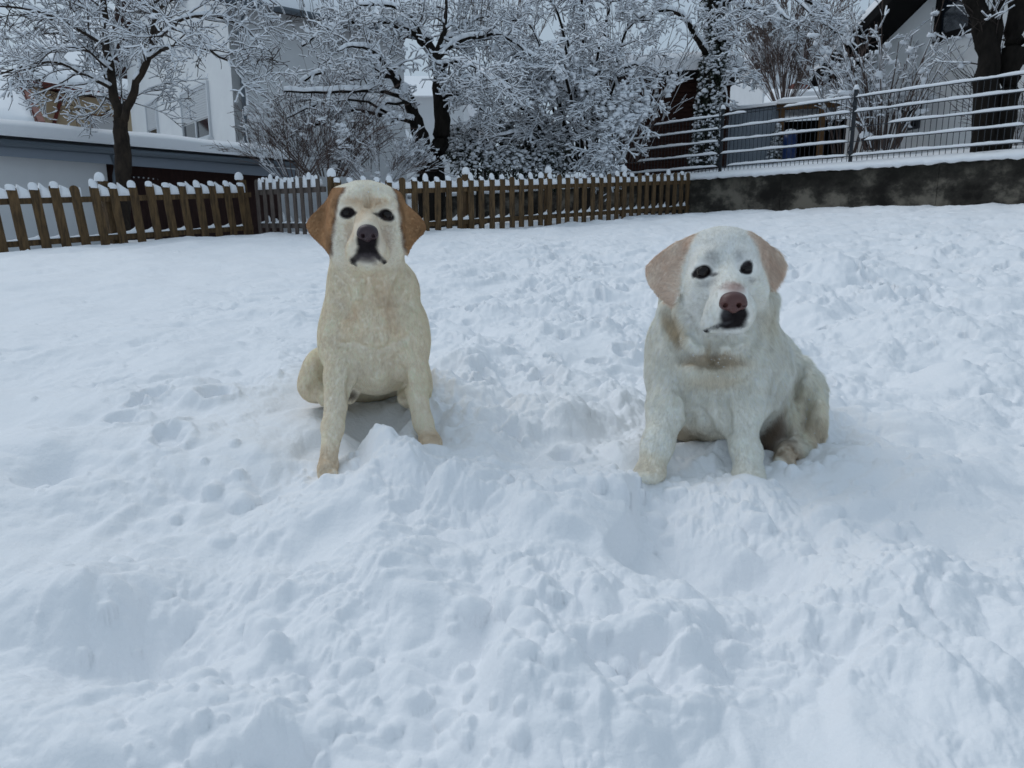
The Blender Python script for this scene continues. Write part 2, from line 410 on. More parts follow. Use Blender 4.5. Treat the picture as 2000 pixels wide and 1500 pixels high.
# ragged lip hanging over the wall's top edge
lipx = tx[:, 0]-wn_[0]*.004; lipy = ty[:, 0]-wn_[1]*.004; lipz = tz[:, 0] - .065 - .035*np.abs(perlin(U*11, U*0, 2.)) - .03*np.abs(perlin(U*31, U*0, 5.))
backx = lipx+wn_[0]*.10; backy = lipy+wn_[1]*.10
TX = np.concatenate([backx[:, None], lipx[:, None], tx], 1); TY = np.concatenate([backy[:, None], lipy[:, None], ty], 1); TZ = np.concatenate([lipz[:, None], lipz[:, None], tz], 1)
nV2 = nV+2
ii, jj = np.meshgrid(np.arange(nU-1), np.arange(nV2-1), indexing='ij')
q = np.stack([ii*nV2+jj, ii*nV2+jj+1, (ii+1)*nV2+jj+1, (ii+1)*nV2+jj], axis=-1).reshape(-1, 4)[:, ::-1]
terrace = structure(obj('snow_terrace', np.stack([TX.ravel(), TY.ravel(), TZ.ravel()], 1), q, M['snow'], smooth=True), 'raised snowy garden behind the concrete wall')
def zterr(x, y): return float(zt(np.array([x]), np.array([y]))[0])
# far ground out to the horizon
n = 60; g = np.linspace(-1, 1, n); g = np.sign(g)*np.abs(g)**2.5*900
X_, Y_ = np.meshgrid(g, g, indexing='ij')
Z_ = -1.3 + 0*X_ + .0*Y_
ii, jj = np.meshgrid(np.arange(n-1), np.arange(n-1), indexing='ij')
q = np.stack([ii*n+jj, (ii+1)*n+jj, (ii+1)*n+jj+1, ii*n+jj+1], axis=-1).reshape(-1, 4)
structure(obj('snow_field', np.stack([X_.ravel(), Y_.ravel(), Z_.ravel()], 1), q, M['snow'], smooth=True), 'snow covered ground beyond the gardens')

# ------------------------------------------------------------------ retaining wall
wm = bpy.data.materials.new('stained_concrete'); wm.use_nodes = True
nt = wm.node_tree; b = nt.nodes['Principled BSDF']; b.inputs['Roughness'].default_value = .9; b.inputs['Specular IOR Level'].default_value = .2
tc = nt.nodes.new('ShaderNodeTexCoord')
def nz(scale, detail, st=(1, 1, 1)):
    mp = nt.nodes.new('ShaderNodeMapping'); mp.inputs['Scale'].default_value = st
    n_ = nt.nodes.new('ShaderNodeTexNoise'); n_.inputs['Scale'].default_value = scale; n_.inputs['Detail'].default_value = detail; n_.inputs['Roughness'].default_value = .65
    nt.links.new(tc.outputs['Object'], mp.inputs[0]); nt.links.new(mp.outputs[0], n_.inputs['Vector']); return n_.outputs['Fac']
def ramp(src, stops):
    r = nt.nodes.new('ShaderNodeValToRGB'); e = r.color_ramp.elements
    e[0].position, e[0].color = stops[0][0], (*stops[0][1], 1); e[1].position, e[1].color = stops[1][0], (*stops[1][1], 1)
    for s_ in stops[2:]:
        x_ = e.new(s_[0]); x_.color = (*s_[1], 1)
    nt.links.new(src, r.inputs[0]); return r.outputs[0]
c1 = ramp(nz(1.3, 12, (1, 1, 1.3)), [(.40, (.014, .012, .010)), (.50, (.045, .040, .033)), (.60, (.17, .15, .12))])
# moss and soot creeping down from the top: a stain with a ragged shape of its own
sep = nt.nodes.new('ShaderNodeSeparateXYZ'); nt.links.new(tc.outputs['Object'], sep.inputs[0])
mt = nt.nodes.new('ShaderNodeMath'); mt.operation = 'MULTIPLY_ADD'; mt.inputs[1].default_value = 1.5
nt.links.new(sep.outputs['Z'], mt.inputs[0]); nt.links.new(nz(3.5, 10, (1, 1, .45)), mt.inputs[2])
fac = ramp(mt.outputs[0], [(1.0, (0, 0, 0)), (.0, (0, 0, 0))])
mr = nt.nodes.new('ShaderNodeMapRange'); mr.inputs['From Min'].default_value = 1.22; mr.inputs['From Max'].default_value = 1.75
nt.links.new(mt.outputs[0], mr.inputs['Value'])
mx = nt.nodes.new('ShaderNodeMix'); mx.data_type = 'RGBA'; nt.links.new(mr.outputs[0], mx.inputs[0]); nt.links.new(c1, mx.inputs[6])
mx.inputs[7].default_value = (.014, .013, .010, 1)
nt.links.new(mx.outputs[2], b.inputs['Base Color'])
bp = nt.nodes.new('ShaderNodeBump'); bp.inputs['Distance'].default_value = .012; nt.links.new(nz(12, 8), bp.inputs['Height']); nt.links.new(bp.outputs[0], b.inputs['Normal'])
ww = thing('retaining_wall', 'dark stained concrete retaining wall under the wire fence', 'wall', (*W0[:2], .3))
w_ = MB(); L = np.linalg.norm((W1-W0)[:2]); npan = 7
for k in range(npan):
    a = W0 + wdir*(L*k/npan+.004); c = W0 + wdir*(L*(k+1)/npan-.004)
    w_.box8(a, c, .22, -.6, 1.055)
w_.box8(W0+wn_*.012, W1+wn_*.012, .2, -.6, 1.05)
w_.build('concrete', wm, ww)
# ------------------------------------------------------------------ buildings (all stand at their own distance)
def ray_plane(px, py, p0, n):
    r = P(px, py, 1.0); n = np.array(n, float); t = float(np.dot(np.array(p0), n)/np.dot(r, n)); return r*t
def wall_frame(pa, d):
    d = dirn([d[0], d[1], 0]); n = np.array([d[1], -d[0], 0.])          # outward normal, to the viewer when d runs right
    return d, n
def window(parent, p0, d, n, px0, py0, px1, py1, shutter_to=None, mull=1, gl=None, fr=None, sill=True, fw=.06):
    a = ray_plane(px0, (py0+py1)/2, p0, n); b_ = ray_plane(px1, (py0+py1)/2, p0, n)
    zt_ = ray_plane((px0+px1)/2, py0, p0, n)[2]; zb = ray_plane((px0+px1)/2, py1, p0, n)[2]
    a = np.array([a[0], a[1], 0]); b_ = np.array([b_[0], b_[1], 0]); up = np.array([0, 0, 1.]); w = np.linalg.norm(b_-a); d = (b_-a)/w
    zs = zt_
    if shutter_to is not None: zs = ray_plane((px0+px1)/2, shutter_to, p0, n)[2]
    fr = fr or M['frame']; f = MB()
    for (u0, u1, z0, z1) in ((0, fw, zb, zt_), (w-fw, w, zb, zt_), (fw, w-fw, zb, zb+fw), (fw, w-fw, zt_-fw, zt_)):
        f.boxc(a+d*(u0+u1)/2+up*(z0+z1)/2+n*.03, d*(u1-u0)/2, n*.03, up*(z1-z0)/2)
    for k in range(1, mull+1):
        f.boxc(a+d*w*k/(mull+1)+up*((zb+fw+zs)/2)+n*.024, d*.035, n*.024, up*(zs-zb-fw)/2)
    fo = f.build('window', fr, parent)
    g = MB(); g.boxc(a+d*w/2+up*(zb+zs)/2+n*.006, d*(w/2-fw), n*.006, up*(zs-zb)/2-up*fw*.5); g.build('pane', gl or M['glass'], fo)
    if shutter_to is not None:
        s_ = MB(); h = zt_-fw-zs; k = max(4, int(h/.055))
        for i in range(k): s_.boxc(a+d*w/2+up*(zs+h*(i+.5)/k)+n*.020, d*(w/2-fw-.003), n*.012, up*(h/k*.42))
        s_.boxc(a+d*w/2+up*(zs+h/2)+n*.012, d*(w/2-fw-.004), n*.010, up*h/2)
        s_.build('roller_shutter', M['shutter'], fo)
    if sill:
        q = MB(); q.boxc(a+d*w/2+up*(zb-.03)+n*.06, d*(w/2+.07), n*.07, up*.025); q.build('sill', M['frame'], fo)
    return fo
def snow_slab(parent, poly, ext, name='roof_snow', sub=10, amp=.04, edge=.08):
    """soft snow blanket on a quad roof: poly = 4 corners (counter-clockwise from above), ext = thickness"""
    a, b_, c, d = [np.array(t, float) for t in poly]; n = 26
    V = []; F = []
    for i in range(n+1):
        for j in range(n+1):
            u, v = i/n, j/n
            p = (a*(1-u)+b_*u)*(1-v) + (d*(1-u)+c*u)*v
            e = min(u, 1-u, v, 1-v); t = ext*(.55+.45*min(1, e*n/2)) + amp*float(perlin(np.array([p[0]*.9]), np.array([p[1]*.9]), 1.)[0])
            V.append(p+np.array([0, 0, t]))
    for i in range(n):
        for j in range(n): F.append((i*(n+1)+j, (i+1)*(n+1)+j, (i+1)*(n+1)+j+1, i*(n+1)+j+1))
    rim = [i*(n+1) for i in range(n+1)] + [n*(n+1)+j for j in range(1, n+1)] + [i*(n+1)+n for i in range(n-1, -1, -1)] + [j for j in range(n-1, 0, -1)]
    k = len(V); ctr = (a+b_+c+d)/4
    for q in rim:
        p = np.array(V[q]); i, j = divmod(q, n+1); u, v = i/n, j/n
        base = (a*(1-u)+b_*u)*(1-v) + (d*(1-u)+c*u)*v; base = base+np.array([0, 0, .004])
        V.append(base)
    m_ = len(rim)
    for i in range(m_): F.append((rim[i], k+i, k+(i+1) % m_, rim[(i+1) % m_]))
    F.append(tuple(k+i for i in range(m_)))
    return obj(name, V, F, M['snow'], parent, smooth=True)

UP = np.array([0, 0, 1.])
# --- white house with roller shutters
C = PZ(468, 18, 1.0); C[2] = 0
a_ = np.array([.77, .64, 0]); a_ /= np.linalg.norm(a_); b__ = np.array([-a_[1], a_[0], 0])
h1 = thing('white_house', 'white plastered house with roller shutters and snow on its gabled roof', 'house', (*C[:2], -.8))
ze = 5.35; D1, L1 = 9.0, 4.6; tanp = math.tan(math.radians(36)); apex = ze + D1/2*tanp
w = MB(); w.box8(C, C+a_*L1, D1, -.8, ze); 
w.build('wall', M['plaster_grey'], h1)
g = MB(); gw = C - a_*.006
g.prism([gw-UP*.8, gw+b__*D1-UP*.8, gw+b__*D1+UP*ze, gw+b__*D1/2+UP*apex, gw+UP*ze], a_*.30)
g.prism([C+a_*(L1-.3)+UP*ze, C+a_*(L1-.3)+b__*D1+UP*ze, C+a_*(L1-.3)+b__*D1/2+UP*apex], a_*.3)
g.build('gable_wall', M['plaster'], h1)
r_ = MB(); oh = .55
for sgn in (0, 1):
    e0 = (C - b__*oh) if sgn == 0 else (C + b__*(D1+oh)); rz = ze - oh*tanp
    p0 = e0 - a_*.5 + UP*rz; p1 = e0 + a_*(L1+.5) + UP*rz; mid = C + b__*D1/2
    p2 = mid + a_*(L1+.5) + UP*apex; p3 = mid - a_*.5 + UP*apex
    r_.prism([p0, p1, p2, p3], UP*.16)
    cs = (p0+UP*.165, p1+UP*.165, p2+UP*.165, p3+UP*.165)
    if sgn: cs = cs[::-1]
    snow_slab(h1, [c for c in cs], .26)
r_.build('roof', M['brown_wall'], h1)
gt = MB(); e0 = C - b__*(oh+.06) + UP*(ze-oh*tanp+.08); gt.tube([e0-a_*.5, e0+a_*(L1+.5)], .075, 8); gt.build('gutter', M['metal'], h1)
dp = MB(); q0 = C + a_*.22 - b__*.06
dp.tube([C+a_*.25-b__*oh+UP*(ze-.35), q0+UP*(ze-.75), q0+UP*.3], .045, 8); dp.build('downpipe', M['metal'], h1)
nl = -a_; pl = gw
window(h1, pl, b__, nl, 357, 168, 412, 277, shutter_to=236, mull=1)
window(h1, pl, b__, nl, 289, 196, 310, 281, shutter_to=252, mull=0)
window(h1, pl, b__, nl, 345, -30, 362, 9, mull=0)

# --- garage with brown boarded part
G0 = PZ(-60, 11.6, 1.4); G1 = PZ(545, 16.2, 1.4); gd = dirn([*(G1-G0)[:2], 0]); gn = np.array([gd[1], -gd[0], 0]); Lg = np.linalg.norm((G1-G0)[:2])
gs = ray_plane(208, 330, G0, gn); Ls = float((gs-G0)@gd)
ga = thing('garage', 'long low flat-roofed garage, grey at the left and dark boards at the right', 'garage', (*G0[:2], -1.0))
zA, zB = 1.36, 1.44
w = MB(); w.box8(G0, G0+gd*Ls, 2.2, -1, zA); w.build('wall', M['plaster_grey'], ga)
w = MB(); w.box8(G0+gd*(Ls+.003)-gn*.25, G1, 1.95, -1, zA+.003); w.build('board_wall', M['brown_wall'], ga)
f = MB(); f.box8(G0+gn*.28-gd*.3, G1+gn*.28+gd*.2, 2.7, zA+.005, zA+.10, zB+.005, zB+.10); f.build('roof', M['dark_metal'], ga)
f = MB(); f.boxc((G0+G1)/2*np.array([1, 1, 0])+gn*.27+UP*1.27, gd*(Lg/2+.2), gn*.012, UP*.09); f.build('fascia', M['fascia'], ga)
f = MB(); f.tube([G0-gd*.3+gn*.34+UP*(zA-1.4+1.36), G1+gd*.2+gn*.34+UP*(zB+.0-1.4+1.36)] if False else [np.array([*(G0-gd*.3+gn*.34)[:2], zA]), np.array([*(G1+gd*.2+gn*.34)[:2], zB])], .06, 8); f.build('gutter', M['metal'], ga)
f = MB(); q = G0+gd*(Ls+.03)+gn*.30; q = np.array([q[0], q[1], 0]); f.tube([q+UP*1.33, q+UP*1.15, q-gn*.1+UP*1.0, q-gn*.12+UP*-.9], [.10, .05, .045, .045], 8); f.build('downpipe', M['metal'], ga)
def atz(p, z): return np.array([p[0], p[1], z])
snow_slab(ga, [atz(G0-gd*.32+gn*.33, zA+.105), atz(G1+gd*.22+gn*.33, zB+.105), atz(G1+gd*.22-gn*2.4, zB+.105), atz(G0-gd*.32-gn*2.4, zA+.105)], .27, amp=.03)
# fairy lights strung along the boards
fl_ = MB(); pts = []
for i in range(30):
    t = i/29; p = G0+gd*(Ls+.3+t*(Lg-Ls-1.0)); pts.append(atz(p-gn*.20, 1.02+.03*math.sin(t*9)-.05*t))
fl_.tube(pts, .006, 4); st = thing('light_string', 'thin string of tiny unlit bulbs on the dark garage boards', 'light string', pts[0])
fl_.build('cable', M['dark_metal'], st)
fb_ = MB()
for i in range(0, 29):
    p = pts[i]-UP*.012; fb_.boxc(p+gn*.01, gd*.010, gn*.010, UP*.012)
fb_.build('bulbs', M['frame'], st)['kind'] = 'stuff'

# --- beige house at the left
n0 = dirn([.28, -.96, 0]); B0 = PZ(60, 27, 2)
bh = thing('beige_house', 'beige house with red roof edges behind the snowy garage roof', 'house', (*B0[:2], -1))
def RB(px, py, off=0.0): return ray_plane(px, py, B0 + n0*off, n0)
w = MB(); poly = [RB(52, 166), RB(120, 183), RB(300, 206), RB(300, 420), RB(52, 420)]
w.prism(poly[::-1], -n0*5); w.build('wall', M['beige'], bh)
r_ = MB(); r_.prism([RB(40, 160, .6), RB(310, 205, .6), RB(310, 197, .6), RB(40, 152, .6)], -n0*6.2); r_.build('roof', M['tile'], bh)
s0, s1 = RB(42, 152, .6), RB(310, 197, .6); snow_slab(bh, [s0+UP*.01, s1+UP*.01, s1-n0*6+UP*3.4, s0-n0*6+UP*3.4], .3)
window(bh, B0, None, n0, 178, 224, 232, 290, shutter_to=288, mull=0, fr=M['orange_wood'], sill=False)
dp = MB(); dp.tube([RB(120, 190, .08), RB(100, 262, .08)], .06, 7); dp.build('downpipe', M['tile'], bh)
# big snow covered roof to its left, nearer
n1 = dirn([.15, -.98, 0]); R0 = PZ(40, 22, 2)
def RR(px, py, D=22): return P(px, py, D)
lh = thing('red_roofed_house', 'house whose wide roof is buried in snow, red verge at its right', 'house', (*P(0, 300, 24)[:2], -1))
va, vb = P(34, 158, 24.5), P(80, 258, 21.5); lf = np.array([-7, -.6, 0])
r_ = MB(); r_.prism([va, vb, vb+lf, va+lf], UP*.18); r_.build('roof', M['tile'], lh)
top = P(34, 158, 24.5)
snow_slab(lh, [vb+lf+UP*.19, vb+UP*.19-np.array([.15, 0, 0]), va+UP*.19-np.array([.15, 0, 0]), va+lf+UP*.19], .32)
rv = MB(); 
for i in range(9):
    p = va*(1-(i+.5)/9)+vb*(i+.5)/9; e = (vb-va)/18
    rv.boxc(p+UP*.12+np.array([.06, 0, 0]), e*.97, np.array([.10, 0, 0]), UP*.17)
rv.build('verge_tiles', M['tile'], lh)
w = MB(); w.box8(atz(vb+lf*.97+np.array([0, .6, 0]), 0), atz(vb+np.array([-.3, .6, 0]), 0), 3.0, -1, vb[2]); w.build('wall', M['plaster'], lh)

# --- brown boarded cabin behind the apple tree
n2 = dirn([-.1, -1, 0]); K0 = PZ(690, 21, 2)
kh = thing('brown_cabin', 'dark brown cabin half hidden behind the apple tree', 'cabin', (*K0[:2], 0))
def RK(px, py, off=0.0): return ray_plane(px, py, K0 + n2*off, n2)
w = MB(); w.prism([RK(628, 420), RK(628, 262), RK(652, 205), RK(736, 205), RK(742, 262), RK(742, 420)][::-1], -n2*3) if False else w.prism([RK(628, 420), RK(742, 420), RK(742, 240), RK(700, 200), RK(660, 200), RK(628, 250)], -n2*3); w.build('wall', M['brown_wall'], kh)
r_ = MB(); r_.prism([RK(612, 262, .3), RK(655, 196, .3), RK(705, 196, .3), RK(756, 252, .3), RK(756, 244, .3), RK(707, 187, .3), RK(652, 187, .3), RK(609, 254, .3)], -n2*3.4); r_.build('roof', M['snow'], kh)
w = MB(); w.prism([RK(683, 262, .02), RK(690, 262, .02), RK(690, 206, .02), RK(683, 206, .02)], n2*.05); w.build('batten', M['shutter'], kh)

# --- dark brown shed with a snow cap
n3 = dirn([-.12, -1, 0]); S0 = PZ(1320, 18, 2)
sh = thing('wooden_shed', 'dark brown plank shed under a thick snow cap beside the ivy trunk', 'shed', (*S0[:2], zterr(S0[0], S0[1])))
def RS(px, py, off=0.0): return ray_plane(px, py, S0 + n3*off, n3)
pa, pb = RS(1215, 330), RS(1418, 330); zz = RS(1320, 152)[2]
w = MB(); hh = zz-1.2; nb = 22
for i in range(nb): w.box8(atz(pa-n3*0.0+n3*(.012 if i % 2 else 0), 0), atz(pb+n3*(.012 if i % 2 else 0), 0), 2.4, 1.2+hh*i/nb, 1.2+hh*(i+1)/nb-.012)
w.box8(atz(pa-n3*.03, 0), atz(pb-n3*.03, 0), 2.3, 1.2, zz-.01)
w.build('wall', M['brown_board'], sh)
r_ = MB(); r_.box8(atz(pa+n3*.25-dirn(pb-pa)*.2, 0), atz(pb+n3*.25+dirn(pb-pa)*.2, 0), 2.9, zz+.003, zz+.10); r_.build('roof', M['dark'], sh)
e_ = dirn((pb-pa)*[1, 1, 0])
snow_slab(sh, [atz(pa+n3*.27-e_*.22, zz+.103), atz(pb+n3*.27+e_*.22, zz+.103), atz(pb-n3*2.6+e_*.22, zz+.103), atz(pa-n3*2.6-e_*.22, zz+.103)], .42, amp=.05)

# --- grey sheet metal hut and open carport behind the wire fence
n4 = dirn([-.35, -1, 0]); T0 = PZ(1460, 19, 2)
gh = thing('metal_hut', 'grey corrugated metal hut behind the wire fence', 'hut', (*T0[:2], 1.8))
def RT(px, py, off=0.0): return ray_plane(px, py, T0 + n4*off, n4)
ta, tb = RT(1398, 330), RT(1514, 330); zl, zr = RT(1400, 222)[2], RT(1512, 207)[2]; e_ = dirn((tb-ta)*[1, 1, 0]); Lw = np.linalg.norm((tb-ta)[:2])
w = MB(); w.box8(ta, tb, 2.0, 1.2, zl, 1.2, zr)
nr = int(Lw/.10)
for i in range(nr):
    p = ta+e_*(Lw*(i+.5)/nr)+n4*.012; z1 = zl+(zr-zl)*(i+.5)/nr
    w.boxc(atz(p, (1.2+z1)/2), e_*.028, n4*.012, UP*((z1-1.2)/2-.01))
w.build('wall', M['sheet'], gh)
snow_slab(gh, [atz(ta+n4*.15-e_*.1, zl+.01), atz(tb+n4*.15+e_*.1, zr+.01), atz(tb-n4*2.1+e_*.1, zr+.01), atz(ta-n4*2.1-e_*.1, zl+.01)], .12, amp=.02)
cp = thing('carport', 'timber carport with a dark opening and snow on its flat roof', 'carport', (*RT(1560, 300)[:2], 1.8))
ca, cb = RT(1517, 330, .1), RT(1668, 330, .1); zc = RT(1590, 212, .1)[2]; Lc = np.linalg.norm((cb-ca)[:2])
w = MB(); w.boxc(atz((ca+cb)/2-n4*2.0, (zc+1.2)/2), e_*Lc/2, n4*.05, UP*(zc-1.2)/2); w.boxc(atz(cb-n4*1.0, (zc+1.2)/2), e_*.04, n4*.95, UP*((zc-1.2)/2-.005)); w.build('back_wall', M['dark'], cp)
for px in (1522, 1600, 1655):
    q = RT(px, 300, .1); k = MB(); k.boxc(atz(q, (zc+1.2)/2), e_*.07, n4*.07, UP*(zc-1.2)/2)
    k.build('post', M['orange_wood'], cp)
k = MB(); k.boxc(atz((ca+cb)/2, zc+.06), e_*(Lc/2+.1), n4*.06, UP*.055); k.build('beam', M['orange_wood'], cp)
snow_slab(cp, [atz(ca+n4*.2-e_*.1, zc+.12), atz(cb+n4*.2+e_*.2, zc+.12), atz(cb-n4*2.2+e_*.2, zc+.12), atz(ca-n4*2.2-e_*.1, zc+.12)], .16, amp=.02)
# blue barrel
bp_ = RT(1541, 304, .9); bz = zterr(bp_[0], bp_[1]); br = thing('barrel', 'blue plastic barrel in front of the carport', 'barrel', (bp_[0], bp_[1], bz))
k = MB(); c0 = np.array([bp_[0], bp_[1], bz]); k.tube([c0, c0+UP*.05, c0+UP*.2, c0+UP*.22, c0+UP*.24, c0+UP*.45, c0+UP*.47, c0+UP*.49, c0+UP*.62], [.13, .15, .155, .165, .155, .155, .165, .155, .145], 16); k.build('body', M['blue'], br, True)
k = MB(); k.tube([c0+UP*.62, c0+UP*.66, c0+UP*.72, c0+UP*.74], [.15, .155, .11, .03], 14); k.build('snow_cap', M['snow'], br, True)

# --- white gabled house at the right
H0 = PZ(1835, 15, 2); hd = dirn([.305, -.952, 0]); hn = np.array([hd[1], -hd[0], 0])       # hd runs towards the viewer, hn faces left
def RH(px, py, off=0.0): return ray_plane(px, py, H0 + hn*off, hn)
if hn @ (-H0) < 0: hn = -hn
rh = thing('gabled_house', 'white house with dark wooden gable edge and dark windows', 'house', (*H0[:2], 1.2))
pa = RH(1652, 260); pb = pa + hd*7.5; pa = atz(pa, 0); pb = atz(pb, 0)
va, vb = RH(1582, 168, .75), RH(1742, 0, .75)
sl = (vb[2]-va[2])/np.linalg.norm((vb-va)[:2]); span = 5.4; ridge = va + hd*span + UP*(va[2]*0) ; ridge = atz(ridge, va[2]+sl*span)
ev2 = atz(va+hd*2*span, va[2])
zl_ = va[2] + sl*float((pa-va)[:2]@hd[:2]) - .02
w = MB(); w.prism([atz(pa, .8), atz(pb, .8), atz(pb, zl_+.1), atz(pa+hd*(span-float((pa-va)[:2]@hd[:2])), ridge[2]-.05), atz(pa, zl_)], -hn*6); w.build('wall', M['plaster'], rh)
r_ = MB(); r_.prism([va, ridge, ridge-hn*7.5, va-hn*7.5], UP*.20); r_.prism([ridge, ev2, ev2-hn*7.5, ridge-hn*7.5], UP*.20); r_.build('roof', M['dark'], rh)
snow_slab(rh, [va+UP*.205, va-hn*7.5+UP*.205, ridge-hn*7.5+UP*.205, ridge+UP*.205][::-1], .25)
for t in (.06, .5):
    k = MB(); k.boxc(va*(1-t)+ridge*t-hn*.7-UP*.12, hd*.08, hn*.7, UP*.10); k.build('rafter', M['brown_wall'], rh)
window(rh, H0, hd, hn, 1833, -60, 1912, 72, mull=0, fr=M['dark'], gl=M['glass'], sill=False, fw=.13)
window(rh, H0, hd, hn, 1757, 196, 1799, 254, mull=0, fr=M['dark_metal'], gl=M['glass'], sill=False, fw=.05)

# --- far houses
def far_house(label, px0, px1, pytop, pyeave, D, chim=None, m=M['plaster_grey']):
    a = P(px0, pyeave, D); b_ = P(px1, pyeave, D); z = a[2]; t = thing('distant_house', label, 'house', (a[0], a[1], -1))
    w = MB(); w.box8(atz(a, 0), atz(b_, 0), 7, -1.3, z); w.build('wall', m, t)
    zt_ = P(px0, pytop, D)[2]; mid = np.array([0, 3.5, 0])
    r_ = MB(); o = np.array([.4, 0, 0])
    r_.prism([atz(a-o, z)-[0, .4, 0], atz(a-o, zt_)+mid, atz(a-o, z)+[0, 7.4, 0]], (b_-a)*[1, 0, 0]+2*o); r_.build('roof', M['snow'], t)
    if chim:
        c = P(chim[0], chim[1], D); k = MB(); k.boxc(atz(c, c[2]-.7)+mid*.8, (.45, 0, 0), (0, .45, 0), (0, 0, .7)); k.build('chimney', M['tile'], t)
    return t
far_house('pale distant house with a chimney seen through bare branches', 1495, 1562, 82, 100, 44, (1546, 78))
far_house('low distant house whose snowy roof shows beside the ivy trunk', 1395, 1500, 186, 206, 52, (1456, 172))
far_house('pale house glimpsed between the apple trunk and the hazel stems', 700, 905, 120, 190, 34)
far_house('distant grey house far behind the carport', 1562, 1660, 150, 180, 40, (1600, 145))

# ------------------------------------------------------------------ picket fences
rf = random.Random(4)
def picket(w, h, th, c, dv, up):
    """round-topped board; c = foot centre, dv = along the fence, up = its axis"""
    n_ = np.cross(dv, up); pts = [(-w/2, 0), (w/2, 0), (w/2, h-w*.5)]
    for k in range(1, 8): 
        a = math.pi*k/8; pts.append((w/2*math.cos(a), h-w*.5+w*.5*math.sin(a)))
    pts.append((-w/2, h-w*.5))
    return [c+dv*x+up*y-n_*th/2 for x, y in pts], n_*th
def snow_ridge(mb, pts, ws, hs, n=6):
    """heap of snow along a line: flat foot, rounded back"""
    V = []; F = []; m_ = len(pts)
    for i, p in enumerate(pts):
        d = dirn(np.array(pts[min(i+1, m_-1)])-np.array(pts[max(i-1, 0)])); s = dirn(np.cross(d, UP))
        for k in range(n):
            a = math.pi*k/(n-1); V.append(np.array(p)+s*ws[i]*math.cos(a)+UP*(hs[i]*math.sin(a)**.7 if 0 < k < n-1 else 0))
    for i in range(m_-1):
        for k in range(n): F.append((i*n+k, i*n+(k+1) % n, (i+1)*n+(k+1) % n, (i+1)*n+k))
    F.append(tuple(range(n))[::-1]); F.append(tuple(range((m_-1)*n, m_*n)))
    mb.add(V, F)
def make_fence(name, label, cat, A, B, n, w, hgt, lean, posts, m, group, zfn=None, capped=.8, pw=.09):
    A = np.array(A, float); B = np.array(B, float)
    t_ = thing(name, label, cat, A, group)
    d3 = B-A; L = np.linalg.norm(d3[:2]); dv = dirn([d3[0], d3[1], 0]); nv = np.array([dv[1], -dv[0], 0])    # nv towards the viewer
    upv = dirn(UP - dv*lean); sn = MB()
    def foot(s): 
        t = s/L; return A*(1-t)+B*t
    for zf in (.14, .62*hgt/.8):
        k = MB(); p, q = foot(0)+UP*zf-nv*.028, foot(L)+UP*zf-nv*.028; ax = (q-p)/2; k.boxc((p+q)/2, ax, nv*.016, UP*.035); k.build('rail', m, t_)
    sp = L/n
    for i in range(n):
        s = sp*(i+.5)+rf.uniform(-.008, .008); h = hgt*rf.uniform(.985, 1.015)
        c = foot(s)+nv*.006; k = MB(); poly, ext = picket(w, h, .022, c, dv, dirn(upv+dv*rf.uniform(-.012, .012))); k.prism(poly, ext); k.build('picket', m, t_)
        c2 = c + upv*(h-.012)
        if rf.random() < (capped if i % 5 else .2):                              # a finger of snow on each round top
            hh = rf.choice((.012, .03, .05, .07))*rf.uniform(.8, 1.2); ww = w*rf.uniform(.42, .52)
            V = []; F = []; lv = [(-.040, 1.0), (-.015, 1.10), (.30*hh, 1.04), (.66*hh, .82), (.90*hh, .50), (hh, .10)]; jx = rf.uniform(-.030, .004)
            for li, (z, f_) in enumerate(lv):
                for q in range(8):
                    a = 2*math.pi*q/8; V.append(c2+dv*(ww*f_*math.cos(a)+jx*li/5)+nv*(.030*f_*math.sin(a))+UP*z)
            for li in range(len(lv)-1):
                for q in range(8): F.append((li*8+q, li*8+(q+1) % 8, (li+1)*8+(q+1) % 8, (li+1)*8+q))
            F.append(tuple(range(40, 48))); sn.add(V, F)
        # snow banked on the rails between two pickets, sagging in the middle
        if i < n-1:
            for zf, hi in ((.14, .095), (.62*hgt/.8, .125)):
                if rf.random() < .08: continue
                p0 = foot(s)+UP*(zf+.034)-nv*.026; p1 = foot(s+sp)+UP*(zf+.034)-nv*.026
                hs = [hi*rf.uniform(1.15, 1.45), hi*.98, hi*rf.uniform(.66, .80), hi*rf.uniform(.66, .78), hi*rf.uniform(.85, 1.1)]
                if zf < .2: m0 = rf.uniform(.1, 1.0); hs = [hi*m0*q_ for q_ in (.25, .35, .45, .8, rf.uniform(1.0, 1.9))]
                snow_ridge(sn, [p0*(1-u)+p1*u for u in (0, .25, .5, .75, 1)], [.036]*5, hs)
    for s in posts:
        c = foot(s)-nv*.09; k = MB(); k.boxc(c+UP*(hgt*.5), dv*pw/2, nv*pw/2, upv*(hgt*.5+.04)); k.build('post', m, t_)
        c2 = c+upv*(hgt+.04); V = []; F = []
        lv = [(-.005, 1.05), (.02, 1.25), (.05, 1.2), (.08, 1.0), (.10, .65), (.11, .15)]
        for li, (z, f_) in enumerate(lv):
            for q in range(10):
                a = 2*math.pi*q/10; V.append(c2+dv*(pw*.55*f_*math.cos(a))+nv*(pw*.55*f_*math.sin(a))+UP*z)
        for li in range(5):
            for q in range(10): F.append((li*10+q, li*10+(q+1) % 10, (li+1)*10+(q+1) % 10, (li+1)*10+q))
        F.append(tuple(range(50, 60))); sn.add(V, F)
    sn.build('snow', M['snow'], t_, True)
    return t_
def along(A, B, t): return np.array(A)*(1-t)+np.array(B)*t
fdx = FB-FA; Lf = np.linalg.norm(fdx[:2])
